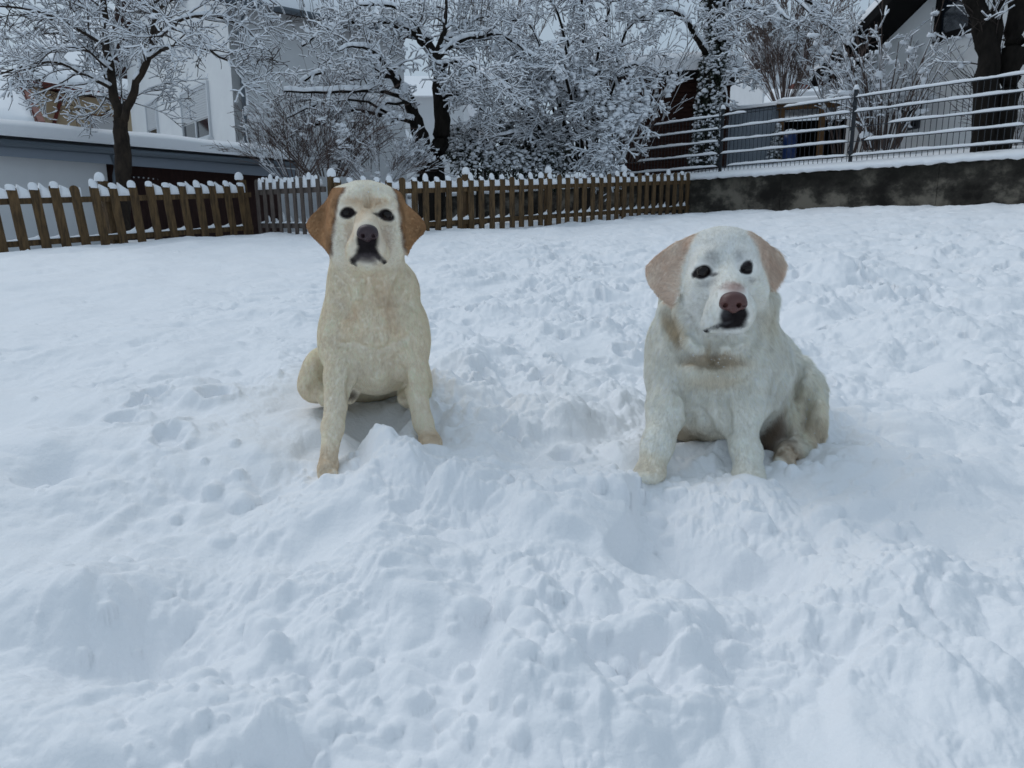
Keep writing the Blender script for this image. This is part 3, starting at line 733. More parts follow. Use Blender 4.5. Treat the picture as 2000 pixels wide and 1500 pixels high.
make_fence('picket_fence', 'brown picket fence leaning a little, from the left edge to the gate', 'fence', FA-np.array([0, 0, .04]), FB-np.array([0, 0, .03]), 16, .108, .80, .10, [Lf*.44, Lf*.985], M['wood'], 'picket fence runs')
make_fence('picket_gate', 'narrow weathered grey picket gate between the two brown fences', 'gate', along(FB, FC, .05)-UP*.0, along(FB, FC, .93), 9, .070, .80, .04, [], M['wood_grey'], None)
Lr = np.linalg.norm((FD-FC)[:2])
nseg = 6; 
fR = thing  # (kept as one run: posts at the joints)
# the long run follows the sloping snow: lift its middle to the lawn
make_fence('picket_fence', 'long brown picket fence from the gate to the concrete wall', 'fence', FC-UP*.06, FD-UP*.04, 38, .096, .80, .0, [.08, Lr*.30, Lr*.52, Lr*.76], M['wood'], 'picket fence runs')

# ------------------------------------------------------------------ wire mesh fence on the wall
mf = thing('wire_fence', 'dark wire mesh fence with snow lying on its bars, above the concrete wall', 'fence', (*WA[:2], 1.2))
tp = [((1625-1000)/FPX)]
def wall_at(px):
    r = (px-1000)/FPX*1.0   # column to distance along the wall (level distance form)
    A = WA+wn_*.22; t = (A[0]-r*A[1]/CP*1.0)/(r*wdir[1]/CP-wdir[0]); return A+wdir*t
s_post = [float((wall_at(px)-WA)@wdir) for px in (1318, 1622, 1945)]
gap = s_post[2]-s_post[1]; 
ps = [s_post[1]-gap*k for k in (3, 2, 1)]+[s_post[1], s_post[2], s_post[2]+gap]
ps = [p for p in ps if p > -9]
H = 1.08
for s in ps:
    c = WA+wn_*.24+wdir*s; z = zterr(c[0], c[1]); k = MB(); k.boxc(atz(c, z+H/2-.05), wdir*.025, wn_*.02, UP*(H/2+.10)); 
    k.boxc(atz(c, z+H+.058), wdir*.03, wn_*.025, UP*.006)
    for j in range(3): k.boxc(atz(c-wn_*.03, z+.15+.38*j), wdir*.03, wn_*.012, UP*.03)
    k.build('post', M['dark_metal'], mf)
sn = MB(); rf = random.Random(9)
for a, b_ in zip(ps[:-1], ps[1:]):
    k = MB(); A_0 = WA+wn_*.20+wdir*a; B_0 = WA+wn_*.20+wdir*b_; za, zb_ = 1.20, 1.20
    rows = [.09, .32, .55, .78, 1.01]
    for z in rows:
        for o in (-.009, .009):
            k.boxc((atz(A_0, 1.2+z)+atz(B_0, 1.2+z))/2+wn_*o, wdir*(b_-a)/2, wn_*.004, UP*.005)
    n = int((b_-a)/.085)
    for i in range(n+1):
        p = A_0+wdir*((b_-a)*(i+.5)/(n+1)); k.boxc(atz(p, 1.2+.53), wdir*.0038, wn_*.0038, UP*.52)
    k.build('mesh_panel', M['dark_metal'], mf)
    for z in rows:
        s = a+.03; run = []
        step = .05; N = int((b_-a-.06)/step); cov = .93 if z < .9 else .85
        off = rf.uniform(0, 50)
        for i in range(N+1):
            on = float(perlin(np.array([s*.9+off]), np.array([z*7.]), 2.)[0]) > (-.42 if z < .9 else -.25)
            if on: run.append(s)
            if (not on or i == N) and len(run) > 2:
                pts = [atz(WA+wn_*.20+wdir*q, 1.2+z+.006) for q in run]; m_ = len(pts)
                hs = []
                for ii, q in enumerate(run):
                    e = min(1, (ii+.3)/1.5, (m_-ii-.7)/1.5); hs.append((.043+.020*float(perlin(np.array([q*2.3+off]), np.array([z]), 5.)[0])+.012*float(perlin(np.array([q*9]), np.array([z*3]), 5.)[0]))*e)
                snow_ridge(sn, pts, [.026]*m_, hs)
            if not on: run = []
            s += step
for s in ps:
    c = WA+wn_*.24+wdir*s; p = atz(c, 1.2+H+.06); snow_ridge(sn, [p-wdir*.045, p-wdir*.02, p+wdir*.02, p+wdir*.045], [.03, .04, .04, .03], [.02, .08, .08, .02])
sn.build('snow', M['snow'], mf, True)
# ------------------------------------------------------------------ trees and shrubs under snow
TR = random.Random(21); TN = np.random.default_rng(22)
class Tree:
    def __init__(s, seed): s.seg = []; s.big = []; s.r = random.Random(seed); s.n = np.random.default_rng(seed)
    def limb(s, pts, r0, r1):
        """hand-placed limb through world points"""
        pts = [np.array(p, float) for p in pts]; out = []
        for i in range(len(pts)-1):
            p0 = pts[max(i-1, 0)]; p1 = pts[i]; p2 = pts[i+1]; p3 = pts[min(i+2, len(pts)-1)]
            for k in range(4):
                t = k/4; out.append(.5*((2*p1)+(-p0+p2)*t+(2*p0-5*p1+4*p2-p3)*t*t+(-p0+3*p1-3*p2+p3)*t**3))
        out.append(pts[-1]); n = len(out); L = np.linalg.norm(out[-1]-out[0])
        out = [p+np.array([s.r.gauss(0, .010*L) for _ in range(3)])*(0 if i in (0, n-1) else .5) for i, p in enumerate(out)]
        rad = [r0+(r1-r0)*i/(n-1) for i in range(n)]
        rad = [x*s.r.uniform(.93, 1.08) for x in rad]
        s.big.append((out, rad)); return out, rad
    def grow(s, p, d, L, r, lv, c):
        """c: per-level dict n, len, ang, droop, wig, seg"""
        k = c['seg'][lv]; pts = [np.array(p)]; d = dirn(d); st = L/k
        for i in range(k):
            d = dirn(d + np.array([s.r.gauss(0, c['wig']) for _ in range(3)]) + np.array([0, 0, c['droop'][lv]]))
            pts.append(pts[-1]+d*st)
        rad = [max(r*(1-.75*i/k), c.get('rmin', .003)) for i in range(k+1)]
        for i in range(k): s.seg.append((pts[i], pts[i+1], rad[i], rad[i+1]))
        if lv+1 < len(c['seg']): s.sprout(pts, rad, L, lv+1, c, .25)
    def sprout(s, pts, rad, L, lv, c, start=.15, n=None):
        n = n or c['n'][lv]; m = len(pts)-1
        for j in range(n):
            t = start+(1-start)*(j+s.r.random())/n; x = min(t*m, m-.001); i = int(x); f = x-i
            p = pts[i]*(1-f)+pts[i+1]*f; d = dirn(pts[i+1]-pts[i]); r = rad[i]*(1-f)+rad[i+1]*f
            ph = s.r.uniform(0, 2*math.pi); u = dirn(np.cross(d, (.3, .2, 1.))); v = np.cross(d, u); a = math.radians(c['ang'])*s.r.uniform(.7, 1.25)
            nd = d*math.cos(a)+(u*math.cos(ph)+v*math.sin(ph))*math.sin(a)
            nd[2] = nd[2]*(1 if nd[2] > 0 else .6)+c.get('lift', 0)
            nd[1] *= c.get('flat', .8)
            s.grow(p, nd, c['len'][lv]*s.r.uniform(.6, 1.25)*(1-.35*t), min(r*.55, c['rad'][lv]), lv, c)
    def build(s, root, bark, twig, thick=.035, cover=1.0, clump=0, clsize=.05, snowbig=1.0, thin_w=1.0):
        k = MB()
        for pts, rad in s.big: k.tube(pts, rad, 9)
        if s.big: k.build('trunk', bark, root, True)
        S = s.seg
        p0 = np.array([q[0] for q in S]); p1 = np.array([q[1] for q in S]); r0 = np.array([q[2] for q in S]); r1 = np.array([q[3] for q in S])
        d = p1-p0; Ln = np.linalg.norm(d, axis=1); d /= Ln[:, None]+1e-9
        ref = np.where(np.abs(d[:, 2:3]) > .95, np.array([[1., 0, 0]]), np.array([[0, 0, 1.]])); u = np.cross(d, ref); u /= np.linalg.norm(u, axis=1)[:, None]; v = np.cross(u, d)
        ns = 4; V = []
        for e, (pp, rr_) in enumerate(((p0, r0), (p1, r1))):
            for q in range(ns):
                a = 2*math.pi*q/ns; V.append(pp+(u*math.cos(a)+v*math.sin(a))*(rr_*thin_w)[:, None])
        V = np.stack(V, 1).reshape(-1, 3); o = np.arange(len(S))*2*ns
        F = np.concatenate([np.stack([o+q, o+(q+1) % ns, o+ns+(q+1) % ns, o+ns+q], 1) for q in range(ns)])
        obj('branches', V, F, twig, root, smooth=True)
        # snow lying on every branch that is not upright
        P0, P1, R0_, R1_ = [p0], [p1], [r0], [r1]
        for pts, rad in s.big:
            P0.append(np.array(pts[:-1])); P1.append(np.array(pts[1:])); R0_.append(np.array(rad[:-1])); R1_.append(np.array(rad[1:]))
        a0, a1, q0, q1 = map(np.concatenate, (P0, P1, R0_, R1_)); dd = a1-a0; LL = np.linalg.norm(dd, axis=1)+1e-9; hz = np.hypot(dd[:, 0], dd[:, 1])/LL
        nzv = perlin(a0[:, 0]*1.7, a0[:, 1]*1.7, a0[:, 2]*1.7+s.r.random()*9)
        ok = (hz > .30+.45*np.clip(q0/.09, 0, 1)) & (nzv > (1-cover)*1.7-.80)
        a0, a1, q0, q1, hz, dd, LL = a0[ok], a1[ok], q0[ok], q1[ok], hz[ok], dd[ok], LL[ok]
        side = np.cross(dd/LL[:, None], np.array([0, 0, 1.])); side /= np.linalg.norm(side, axis=1)[:, None]+1e-9
        def prof(pp, rr_):
            nn_ = .85+.50*perlin(pp[:, 0]*6, pp[:, 1]*6, pp[:, 2]*6)+.12*perlin(pp[:, 0]*17, pp[:, 1]*17, pp[:, 2]*17); nn_ = np.clip(nn_, .2, 1.8)
            t = (thick*(.35+.65*hz) + np.where(rr_ > .02, .6*rr_*snowbig, .8*rr_))*nn_; w = rr_*.9+.30*t+.002
            z = np.array([0, 0, 1.]); t = t*np.clip(.50+.6*(rr_-.005)/.010, .5, 1.25)
            out = [pp+side*w[:, None]+z*(rr_*.35)[:, None], pp+side*(w*1.05)[:, None]+z*(rr_+.45*t)[:, None], pp+side*(w*.5)[:, None]+z*(rr_+.92*t)[:, None],
                   pp-side*(w*.5)[:, None]+z*(rr_+t)[:, None], pp-side*(w*1.05)[:, None]+z*(rr_+.4*t)[:, None], pp-side*w[:, None]+z*(rr_*.35)[:, None]]
            return out
        V = np.stack(prof(a0, q0)+prof(a1, q1), 1).reshape(-1, 3); o = np.arange(len(a0))*12
        F = np.concatenate([np.stack([o+q, o+q+1, o+7+q, o+6+q], 1) for q in range(5)]+[np.stack([o+5, o, o+6, o+11], 1)]+[np.stack([o, o+5, o+4, o+1], 1), np.stack([o+1, o+4, o+3, o+2], 1), np.stack([o+6, o+7, o+10, o+11], 1), np.stack([o+7, o+8, o+9, o+10], 1)])
        if clump:
            idx = s.n.choice(len(a0), min(clump, len(a0)), replace=False); BV, BF = blobs((a0[idx]+a1[idx])/2+np.array([0, 0, clsize*.25]), clsize*s.n.uniform(.45, 1.5, len(idx)), s.n)
            F = np.concatenate([F, BF+len(V)]); V = np.concatenate([V, BV])
        obj('snow', V, F, M['snow_tree'], root, smooth=True)
# soft lump template
def _ico():
    import bmesh
    bm = bmesh.new(); bmesh.ops.create_uvsphere(bm, u_segments=7, v_segments=5, radius=1); bm.verts.ensure_lookup_table()
    v = np.array([p.co[:] for p in bm.verts]); f = [[q.index for q in fc.verts] for fc in bm.faces]; bm.free()
    f = np.array([q if len(q) == 4 else q+[q[-1]] for q in f]); return v, f
_bv, _bf = _ico(); 
_bf4 = np.array([q for q in _bf if len(set(q)) == 4]); 
_top = [i for i in range(len(_bv))]
def blobs(c, r, rg):
    n = len(c); th = rg.uniform(0, 6.28, n); sx = rg.uniform(.8, 1.7, n); sy = rg.uniform(.7, 1.2, n); sz = rg.uniform(.45, .95, n)
    v = _bv[None]*np.stack([sx, sy, sz], 1)[:, None]*r[:, None, None]*(1+.22*rg.normal(size=(n, len(_bv), 1)))
    x = v[..., 0]*np.cos(th)[:, None]-v[..., 1]*np.sin(th)[:, None]; y = v[..., 0]*np.sin(th)[:, None]+v[..., 1]*np.cos(th)[:, None]
    V = np.stack([x, y, v[..., 2]], -1)+c[:, None]; k = len(_bv)
    F = (_bf4[None]+(np.arange(n)*k)[:, None, None]).reshape(-1, 4)
    # close the poles
    return V.reshape(-1, 3), F
def leaves(root, c, size, m, rg, name='leaves', droop=.4):
    n = len(c); th = rg.uniform(0, 6.28, n); L = size*rg.uniform(.6, 1.3, n); W = L*rg.uniform(.32, .5, n)
    d = np.stack([np.cos(th), np.sin(th), rg.uniform(-droop*2, .3, n)], 1); d /= np.linalg.norm(d, axis=1)[:, None]
    s = np.cross(d, np.array([0, 0, 1.]))+.5*rg.normal(size=(n, 3)); s /= np.linalg.norm(s, axis=1)[:, None]; u = np.cross(s, d)
    V = np.stack([c, c+d*(L*.5)[:, None]+s*W[:, None]*.5, c+d*L[:, None]-u*(L*.12)[:, None], c+d*(L*.5)[:, None]-s*W[:, None]*.5], 1).reshape(-1, 3)
    return obj(name, V, (np.arange(n*4).reshape(-1, 4)), m, root, smooth=False), d, u, L, W

# --- slender fruit tree behind the left fence
t1r = thing('bare_tree', 'dark forked tree with fine snowy twigs behind the left fence', 'tree', (*PZ(240, 10.9, -.4)[:2], -.4)); T = Tree(1)
b0 = np.array([*PZ(240, 10.9, -.4)[:2], -.4])
T.limb([b0, P(241, 330, 11), P(237, 270, 11), P(234, 236, 11)], .125, .095)
mains = [T.limb([P(235, 245, 11), P(222, 170, 11.1), P(207, 70, 11.2), P(198, -60, 11.4)], .075, .035),
         T.limb([P(240, 240, 11), P(262, 180, 10.9), P(290, 105, 10.8), P(312, -20, 10.7), P(335, -120, 10.6)], .06, .03)]
sub = [([(222, 175, 11.1), (170, 148, 10.8), (95, 120, 10.5), (0, 145, 10.2)], .032), ([(210, 90, 11.2), (150, 55, 11.0), (70, 20, 10.9), (-30, 10, 10.8)], .034),
       ([(225, 200, 11.1), (180, 185, 11.8), (110, 200, 12.3)], .02), ([(214, 120, 11.1), (235, 60, 11.9), (270, 10, 12.4)], .02),
       ([(285, 115, 10.8), (350, 85, 10.6), (430, 110, 10.4), (490, 170, 10.3)], .028),
       ([(296, 70, 10.8), (380, 30, 10.8), (470, 50, 10.9), (520, 100, 11)], .028), ([(305, 20, 10.7), (390, -30, 10.8), (480, -30, 11), (540, 10, 11.1)], .03),
       ([(205, 50, 11.2), (130, -20, 11.2), (50, -50, 11.3)], .028), ([(295, 90, 10.8), (330, 60, 9.9), (350, 40, 9.4)], .02), ([(217, 140, 11.1), (170, 100, 10.3), (120, 90, 9.8)], .02),
       ([(200, 0, 11.3), (240, -40, 11.3), (300, -60, 11.4)], .025), ([(228, 215, 11.1), (260, 190, 11.8), (330, 170, 12.4)], .02), ([(216, 130, 11.1), (130, 70, 11.6), (40, 70, 12.0)], .024)]
cf = dict(n=[0, 8, 6, 4], len=[0, .85, .42, .20], rad=[0, .014, .008, .006], ang=48, droop=[0, -.03, -.02, -.02], wig=.11, seg=[1, 8, 5, 4], lift=.05, rmin=.0042)
for m in mains: T.sprout(m[0], m[1], 1, 1, cf, .30, 8)
for pts, r in sub:
    o, rd = T.limb([P(*q) for q in pts], r, r*.3); T.sprout(o, rd, 1, 1, cf, .12, 9)
T.build(t1r, M['bark'], M['twig'], .026, .64, 80, .024)
# nest in the left limb
nb_ = P(62, 118, 10.75); nt_ = thing('bird_nest', 'small brown nest on a branch of the left tree', 'nest', nb_); k = MB(); rr2 = random.Random(2)
for i in range(90):
    a = rr2.uniform(0, 6.28); z = rr2.uniform(-.05, .045); R = .075*math.sqrt(max(.05, 1-(z/.07)**2)); pts = []
    for j in range(5): pts.append(nb_+np.array([R*math.cos(a+j*.35), R*math.sin(a+j*.35), z+rr2.uniform(-.008, .008)]))
    k.tube(pts, .004, 3)
k.build('nest_twigs', M['orange_wood'], nt_)
k = MB(); snow_ridge(k, [nb_+np.array([x, 0, .045]) for x in (-.06, -.03, 0, .03, .06)], [.03, .055, .06, .055, .03], [.01, .03, .035, .03, .01]); k.build('snow', M['snow'], nt_, True)

# --- old apple tree in the middle
t2r = thing('apple_tree', 'old spreading apple tree loaded with snow behind the picket gate', 'tree', (*PZ(838, 13.6, .1)[:2], .0)); T = Tree(2)
b0 = np.array([*PZ(836, 13.5, .1)[:2], -.1])
T.limb([b0, P(832, 320, 13.5), P(818, 250, 13.5), P(797, 195, 13.5), P(772, 150, 13.4)], .18, .085)
b1 = np.array([*PZ(852, 13.8, .1)[:2], -.1]); T.limb([b1, P(852, 320, 13.7), P(864, 250, 13.7), P(860, 190, 13.7), P(848, 110, 13.8), P(820, 70, 13.8)], .19, .10)
sub = [([(812, 240, 13.5), (760, 228, 13.3), (690, 214, 13.1), (640, 238, 12.9), (545, 261, 12.6)], .05), ([(820, 70, 13.8), (770, 48, 13.7), (700, 42, 13.5), (640, 55, 13.3), (590, 90, 13.1)], .06),
       ([(780, 160, 13.4), (710, 125, 13.2), (630, 140, 12.9), (560, 180, 12.7)], .045), ([(795, 190, 13.5), (730, 178, 12.6), (640, 180, 12.0), (555, 178, 11.8)], .045),
       ([(862, 185, 13.7), (905, 188, 13.4), (955, 222, 13.1)], .045), ([(850, 120, 13.8), (900, 80, 13.8), (980, 70, 13.7), (1040, 110, 13.6)], .05),
       ([(848, 110, 13.8), (868, 60, 13.9), (872, 0, 14), (878, -60, 14)], .055), ([(820, 72, 13.8), (780, 50, 14.6), (720, 30, 15.2), (660, 40, 15.6)], .045),
       ([(772, 152, 13.4), (740, 110, 12.7), (700, 90, 12.1), (660, 100, 11.6)], .04), ([(855, 150, 13.7), (880, 120, 12.9), (930, 130, 12.3), (970, 170, 11.9)], .04),
       ([(830, 85, 13.8), (800, 30, 13.4), (750, 10, 13.1), (700, 10, 13)], .04), ([(848, 112, 13.8), (900, 50, 14.2), (960, 30, 14.6)], .04), ([(772, 150, 13.4), (700, 150, 14.2), (620, 110, 14.8)], .04),
       ([(800, 200, 13.5), (740, 200, 14.2), (660, 170, 14.8), (600, 200, 15)], .035), ([(770, 228, 13.3), (700, 195, 12.7), (620, 205, 12.3), (560, 230, 12.1)], .03),
       ([(860, 200, 13.7), (900, 160, 13.3), (960, 150, 13), (1010, 190, 12.8)], .035)]
cf = dict(n=[0, 9, 5, 4], len=[0, .72, .36, .18], rad=[0, .022, .011, .008], ang=58, droop=[0, -.03, -.03, -.02], wig=.15, seg=[1, 8, 6, 4], lift=.02, rmin=.005)
for pts, r in sub:
    o, rd = T.limb([P(*q) for q in pts], r, r*.35); T.sprout(o, rd, 1, 1, cf, .10, 9)
# upright water shoots
for i in range(90):
    px = T.r.uniform(600, 960); p = P(px, T.r.uniform(25, 75), T.r.uniform(13, 14.6)); L = T.r.uniform(.5, 1.0); q = p; r = .006
    for j in range(5):
        q2 = q+np.array([T.r.gauss(0, .02)+(px-780)/4500, T.r.gauss(0, .02), L/5]); T.seg.append((q, q2, r, r*.85)); q = q2; r *= .85
T.build(t2r, M['bark_dark'], M['twig'], .036, .90, 200, .030, 1.2)

# --- fan of hazel stems left of the apple tree
def fan(root, seed, cx, cy, D, n, hgt, spread, cfh, r0=.010, z0=None, thick=.02, cover=.5, clump=200, cls=.03, lean=0, rad=.25, bark=None, dep=.6):
    T = Tree(seed); c = P(cx, cy, D)
    if z0 is not None: c[2] = z0
    for i in range(n):
        a = T.r.uniform(-1, 1); bz = T.r.uniform(-dep, dep); d = dirn([a*spread+lean, bz*spread, 1]); h = hgt*T.r.uniform(.6, 1.1)*(1-.25*abs(a)); p = c+np.array([a*rad, bz*rad, 0]); r = r0*T.r.uniform(.6, 1.3); pts = [p]; k = 8
        for j in range(k):
            d = dirn(d+np.array([a*.035+T.r.gauss(0, .05), T.r.gauss(0, .05), -.01*j*spread])); pts.append(pts[-1]+d*h/k)
        rd = [r*(1-.7*j/k) for j in range(k+1)]
        for j in range(k): T.seg.append((pts[j], pts[j+1], rd[j], rd[j+1]))
        if cfh: T.sprout(pts, rd, 1, 1, cfh, .2)
    T.build(root, bark or M['bark'], M['stem'], thick, cover, clump, cls)
cfh = dict(n=[0, 7, 3], len=[0, .5, .22], rad=[0, .006, .004], ang=32, droop=[0, .0, 0], wig=.08, seg=[1, 5, 3], lift=.1, rmin=.003)
q = P(640, 345, 12.6); t = thing('hazel_bush', 'fan of thin bare stems left of the apple trunk', 'bush', q); fan(t, 31, 640, 345, 12.6, 60, 1.9, .85, dict(cfh, n=[0, 4, 2]), .007, thick=.014, cover=.25, clump=120, rad=.35)
q = P(760, 350, 12.9); t = thing('bare_shrub', 'low tangle of snowy thin stems in front of the apple trunk', 'bush', q); fan(t, 32, 740, 352, 12.9, 38, .75, 1.3, cfh, .007, thick=.022, cover=.7, clump=260, rad=.5)
q = P(570, 340, 12.2); t = thing('bare_shrub', 'small bush of fine twigs beside the garage end', 'bush', q); fan(t, 33, 575, 345, 12.2, 45, 1.15, .9, dict(cfh, n=[0, 4, 2]), .006, thick=.016, cover=.35, clump=80, rad=.3)

# --- big snow laden shrub in the centre
t4r = thing('snowy_shrub', 'huge arching shrub buried in snow, drooping over the wire fence', 'shrub', P(1130, 335, 15.5)); T = Tree(4)
cf = dict(n=[0, 9, 6, 4], len=[0, .8, .40, .20], rad=[0, .020, .011, .008], ang=50, droop=[0, -.06, -.06, -.05], wig=.14, seg=[1, 8, 6, 4], lift=.0, rmin=.005)
stems = []
for (x0, x1, y1, D1_, D2) in ((1130, 960, 60, 15.5, 14.8), (1120, 1010, 20, 15.5, 15.2), (1140, 1070, -20, 15.6, 15.4), (1150, 1130, -30, 15.6, 15.6), (1160, 1200, -20, 15.7, 15.8), (1165, 1250, 20, 15.7, 15.8), 
                              (1140, 1100, 60, 15.5, 14.0), (1150, 1180, 60, 15.5, 14.2), (1130, 1030, 90, 15.5, 13.9), (1150, 1240, 110, 15.6, 14.4), (1110, 930, 130, 15.4, 14.4), (1120, 960, 190, 15.4, 14.2), (1135, 1090, 120, 15.5, 13.6), (1110, 900, 30, 15.6, 15.8), (1100, 985, 250, 15.5, 14.3)):
    o, rd = T.limb([P(x0, 335, D1_), P(x0*.72+x1*.28, 335-(335-y1)*.42, D1_*.6+D2*.4), P(x0*.3+x1*.7, y1+(335-y1)*.12, D2), P(x1+(x1-x0)*.22, y1+20, D2-.2)], .045, .014); T.sprout(o, rd, 1, 1, cf, .22, 10)
# heavy clumps hanging towards the wire fence
for pts in ([(1240, 130, 14.4), (1262, 190, 14.1), (1240, 260, 13.9), (1195, 335, 13.7)], [(1200, 150, 14.4), (1220, 220, 14.0), (1190, 290, 13.7), (1175, 350, 13.5)], [(1080, 110, 14.3), (1060, 150, 14.0), (1050, 185, 13.8)], [(1120, 100, 14.2), (1145, 160, 13.9), (1150, 210, 13.8)], [(1200, 200, 14.2), (1180, 270, 13.9), (1150, 300, 13.8)]):
    o, rd = T.limb([P(*q) for q in pts], .02, .008); T.sprout(o, rd, 1, 1, dict(cf, len=[0, .5, .3, .16], n=[0, 8, 5, 3]), .1, 16)
T.build(t4r, M['bark_dark'], M['twig'], .037, .90, 350, .032, 1.3)
k = MB(); rr2 = random.Random(8); C_, R_s = [], []
for (px, py, D, n) in ((1060, 120, 13.8, 16), (1085, 145, 13.6, 12), (1110, 100, 13.8, 12), (1148, 170, 13.8, 12), (1225, 175, 13.9, 16), (1190, 200, 13.9, 10), (1262, 195, 13.9, 8), (1212, 240, 13.8, 14), (1185, 290, 13.6, 14), (1240, 210, 13.9, 14), (1050, 165, 13.8, 8), (985, 110, 14.2, 10), (1320, 165, 14.4, 6)):
    for i in range(n*4):
        k_ = i % 5; cx_, cy_ = (px+rr2.gauss(0, 14), py+rr2.gauss(0, 13)) if k_ == 0 else (cx_+rr2.uniform(-5, 5), cy_+rr2.uniform(1, 6)); C_.append(P(cx_, cy_, D+rr2.gauss(0, .08))); R_s.append(rr2.uniform(.02, .055))
BV, BF = blobs(np.array(C_), np.array(R_s), TN); obj('snow_clumps', BV, BF, M['snow_tree'], t4r, smooth=True)
q = P(1205, 320, 16.9); t = thing('bare_shrub', 'upright bare stems rising behind the shed roof', 'bush', q); fan(t, 35, 1205, 320, 16.9, 40, 3.9, .34, dict(cfh, len=[0, .8, .35], n=[0, 5, 3]), .014, thick=.028, cover=.7, clump=300, cls=.035, rad=.6)

# --- dark evergreen under the shrub
er = thing('evergreen_bush', 'dark leafy evergreen bush under snow behind the picket fence', 'bush', P(960, 335, 15.0)); n = 9500
u = TN.normal(size=(n, 3)); u /= np.linalg.norm(u, axis=1)[:, None]; rad = TN.uniform(.6, 1.0, n)**.5
lob = np.array([[*P(905, 285, 14.7)], [*P(960, 270, 14.9)], [*P(1020, 265, 15)], [*P(1075, 285, 15)], [*P(930, 320, 14.5)], [*P(1000, 325, 14.6)], [*P(1070, 330, 14.8)]]); li = TN.integers(0, len(lob), n)
c = lob[li]+u*rad[:, None]*np.array([.42, .40, .42])*(1+.35*perlin(u[:, 0]*3+li, u[:, 1]*3, u[:, 2]*3))[:, None]
_, d, u2, L, W = leaves(er, c, .10, M['leaf'], TN, droop=.7)
sel = (TN.random(n) < .42) & (c[:, 2] > lob[li][:, 2]-.1) ; cs = c[sel]+d[sel]*(L[sel]*.45)[:, None]+np.array([0, 0, .012]); BV, BF = blobs(cs, TN.uniform(.018, .045, len(cs)), TN); obj('snow', BV, BF, M['snow_tree'], er, smooth=True)
k = MB()
for l in lob: k.tube([np.array([l[0], l[1], .1]), l+np.array([.03, .02, 0]), l+np.array([.05, 0, .3])], [.03, .02, .008], 6)
k.build('stems', M['bark_dark'], er)

# --- ivy covered trunk
t5r = thing('ivy_tree', 'tall tree whose trunk is wrapped in dark ivy, beside the shed', 'tree', (*P(1378, 310, 16.2)[:2], zterr(*P(1378, 310, 16.2)[:2]))); T = Tree(5)
bb = P(1376, 318, 16.2); tp_, tr_ = T.limb([bb, P(1384, 240, 16.2), P(1393, 150, 16.3), P(1397, 60, 16.4), P(1396, -80, 16.6)], .24, .15)
cf = dict(n=[0, 7, 5, 3], len=[0, .75, .38, .18], rad=[0, .018, .010, .007], ang=50, droop=[0, -.04, -.04, -.03], wig=.14, seg=[1, 8, 6, 4], lift=.0, rmin=.005)
for pts, r in (([(1378, 105, 16.3), (1358, 70, 16.1), (1332, 32, 15.9), (1290, 20, 15.7), (1240, 40, 15.5)], .07), ([(1400, 60, 16.4), (1425, 35, 16.3), (1460, 15, 16.2), (1500, 30, 16)], .05), ([(1404, 20, 16.4), (1440, -10, 16.2), (1520, -20, 16), (1590, 10, 15.9), (1640, 50, 15.8)], .06),
               ([(1394, 185, 16.2), (1420, 160, 15.9), (1448, 135, 15.7)], .03), ([(1395, 0, 16.4), (1350, -30, 16.3), (1270, -40, 16)], .05), ([(1420, 38, 16.3), (1436, 60, 15.8), (1440, 85, 15.4)], .025), ([(1500, -15, 16), (1530, 30, 15.6), (1560, 45, 15.4)], .03), ([(1545, -10, 16), (1600, 40, 15.5), (1660, 75, 15.2)], .03)):
    o, rd = T.limb([P(*q) for q in pts], r, r*.3); T.sprout(o, rd, 1, 1, cf, .15, 7)
T.build(t5r, M['bark_dark'], M['twig'], .038, .85, 200, .038, 1.2)
n = 7000; tt = TN.random(n)*(len(tp_)-1.001); i0 = tt.astype(int); f = (tt-i0)[:, None]; A_ = np.array(tp_); pc_ = A_[i0]*(1-f)+A_[i0+1]*f; th = TN.uniform(0, 6.28, n); rw = (.24+.07*perlin(pc_[:, 2]*2, th*1.5, 3.)+TN.uniform(-.05, .07, n))
c = pc_+np.stack([np.cos(th)*rw, np.sin(th)*rw, TN.normal(0, .03, n)], 1); leaves(t5r, c, .085, M['leaf'], TN, 'ivy', .9)
sel = (TN.random(n) < .13+.22*(perlin(c[:, 0]*5, c[:, 1]*5, c[:, 2]*3) > .1)); BV, BF = blobs(c[sel]+np.array([0, 0, .01]), TN.uniform(.015, .045, sel.sum()), TN); obj('ivy_snow', BV, BF, M['snow_tree'], t5r, smooth=True)

# --- far bare trees against the sky
cfr = dict(n=[0, 9, 5], len=[0, 1.5, .7], rad=[0, .014, .008], ang=30, droop=[0, .01, .02], wig=.07, seg=[1, 5, 4], lift=.15, rmin=.008)
q = P(1530, 210, 30); t = thing('distant_tree', 'bare fan-shaped tree far off between the ivy trunk and the right house', 'tree', q); fan(t, 41, 1530, 210, 30, 60, 5.2, .62, cfr, .022, thick=.022, cover=.45, clump=60, cls=.05, rad=.3)
q = P(980, 120, 20); t = thing('bare_shrub', 'straight upright twigs against the sky above the snowy shrub', 'bush', (q[0], q[1], 0)); fan(t, 42, 985, 120, 21, 40, 2.9, .25, dict(cfh, len=[0, .6, .25], n=[0, 6, 3]), .012, thick=.02, cover=.4, clump=80, cls=.04, rad=.9)
k = MB()
for i in range(12):
    b_ = P(985+rf.uniform(-50, 50), 130, 21+rf.uniform(-.4, .4)); k.tube([np.array([b_[0], b_[1], .1]), b_], [.025, .014], 5)
k.build('stems', M['bark_dark'], t)

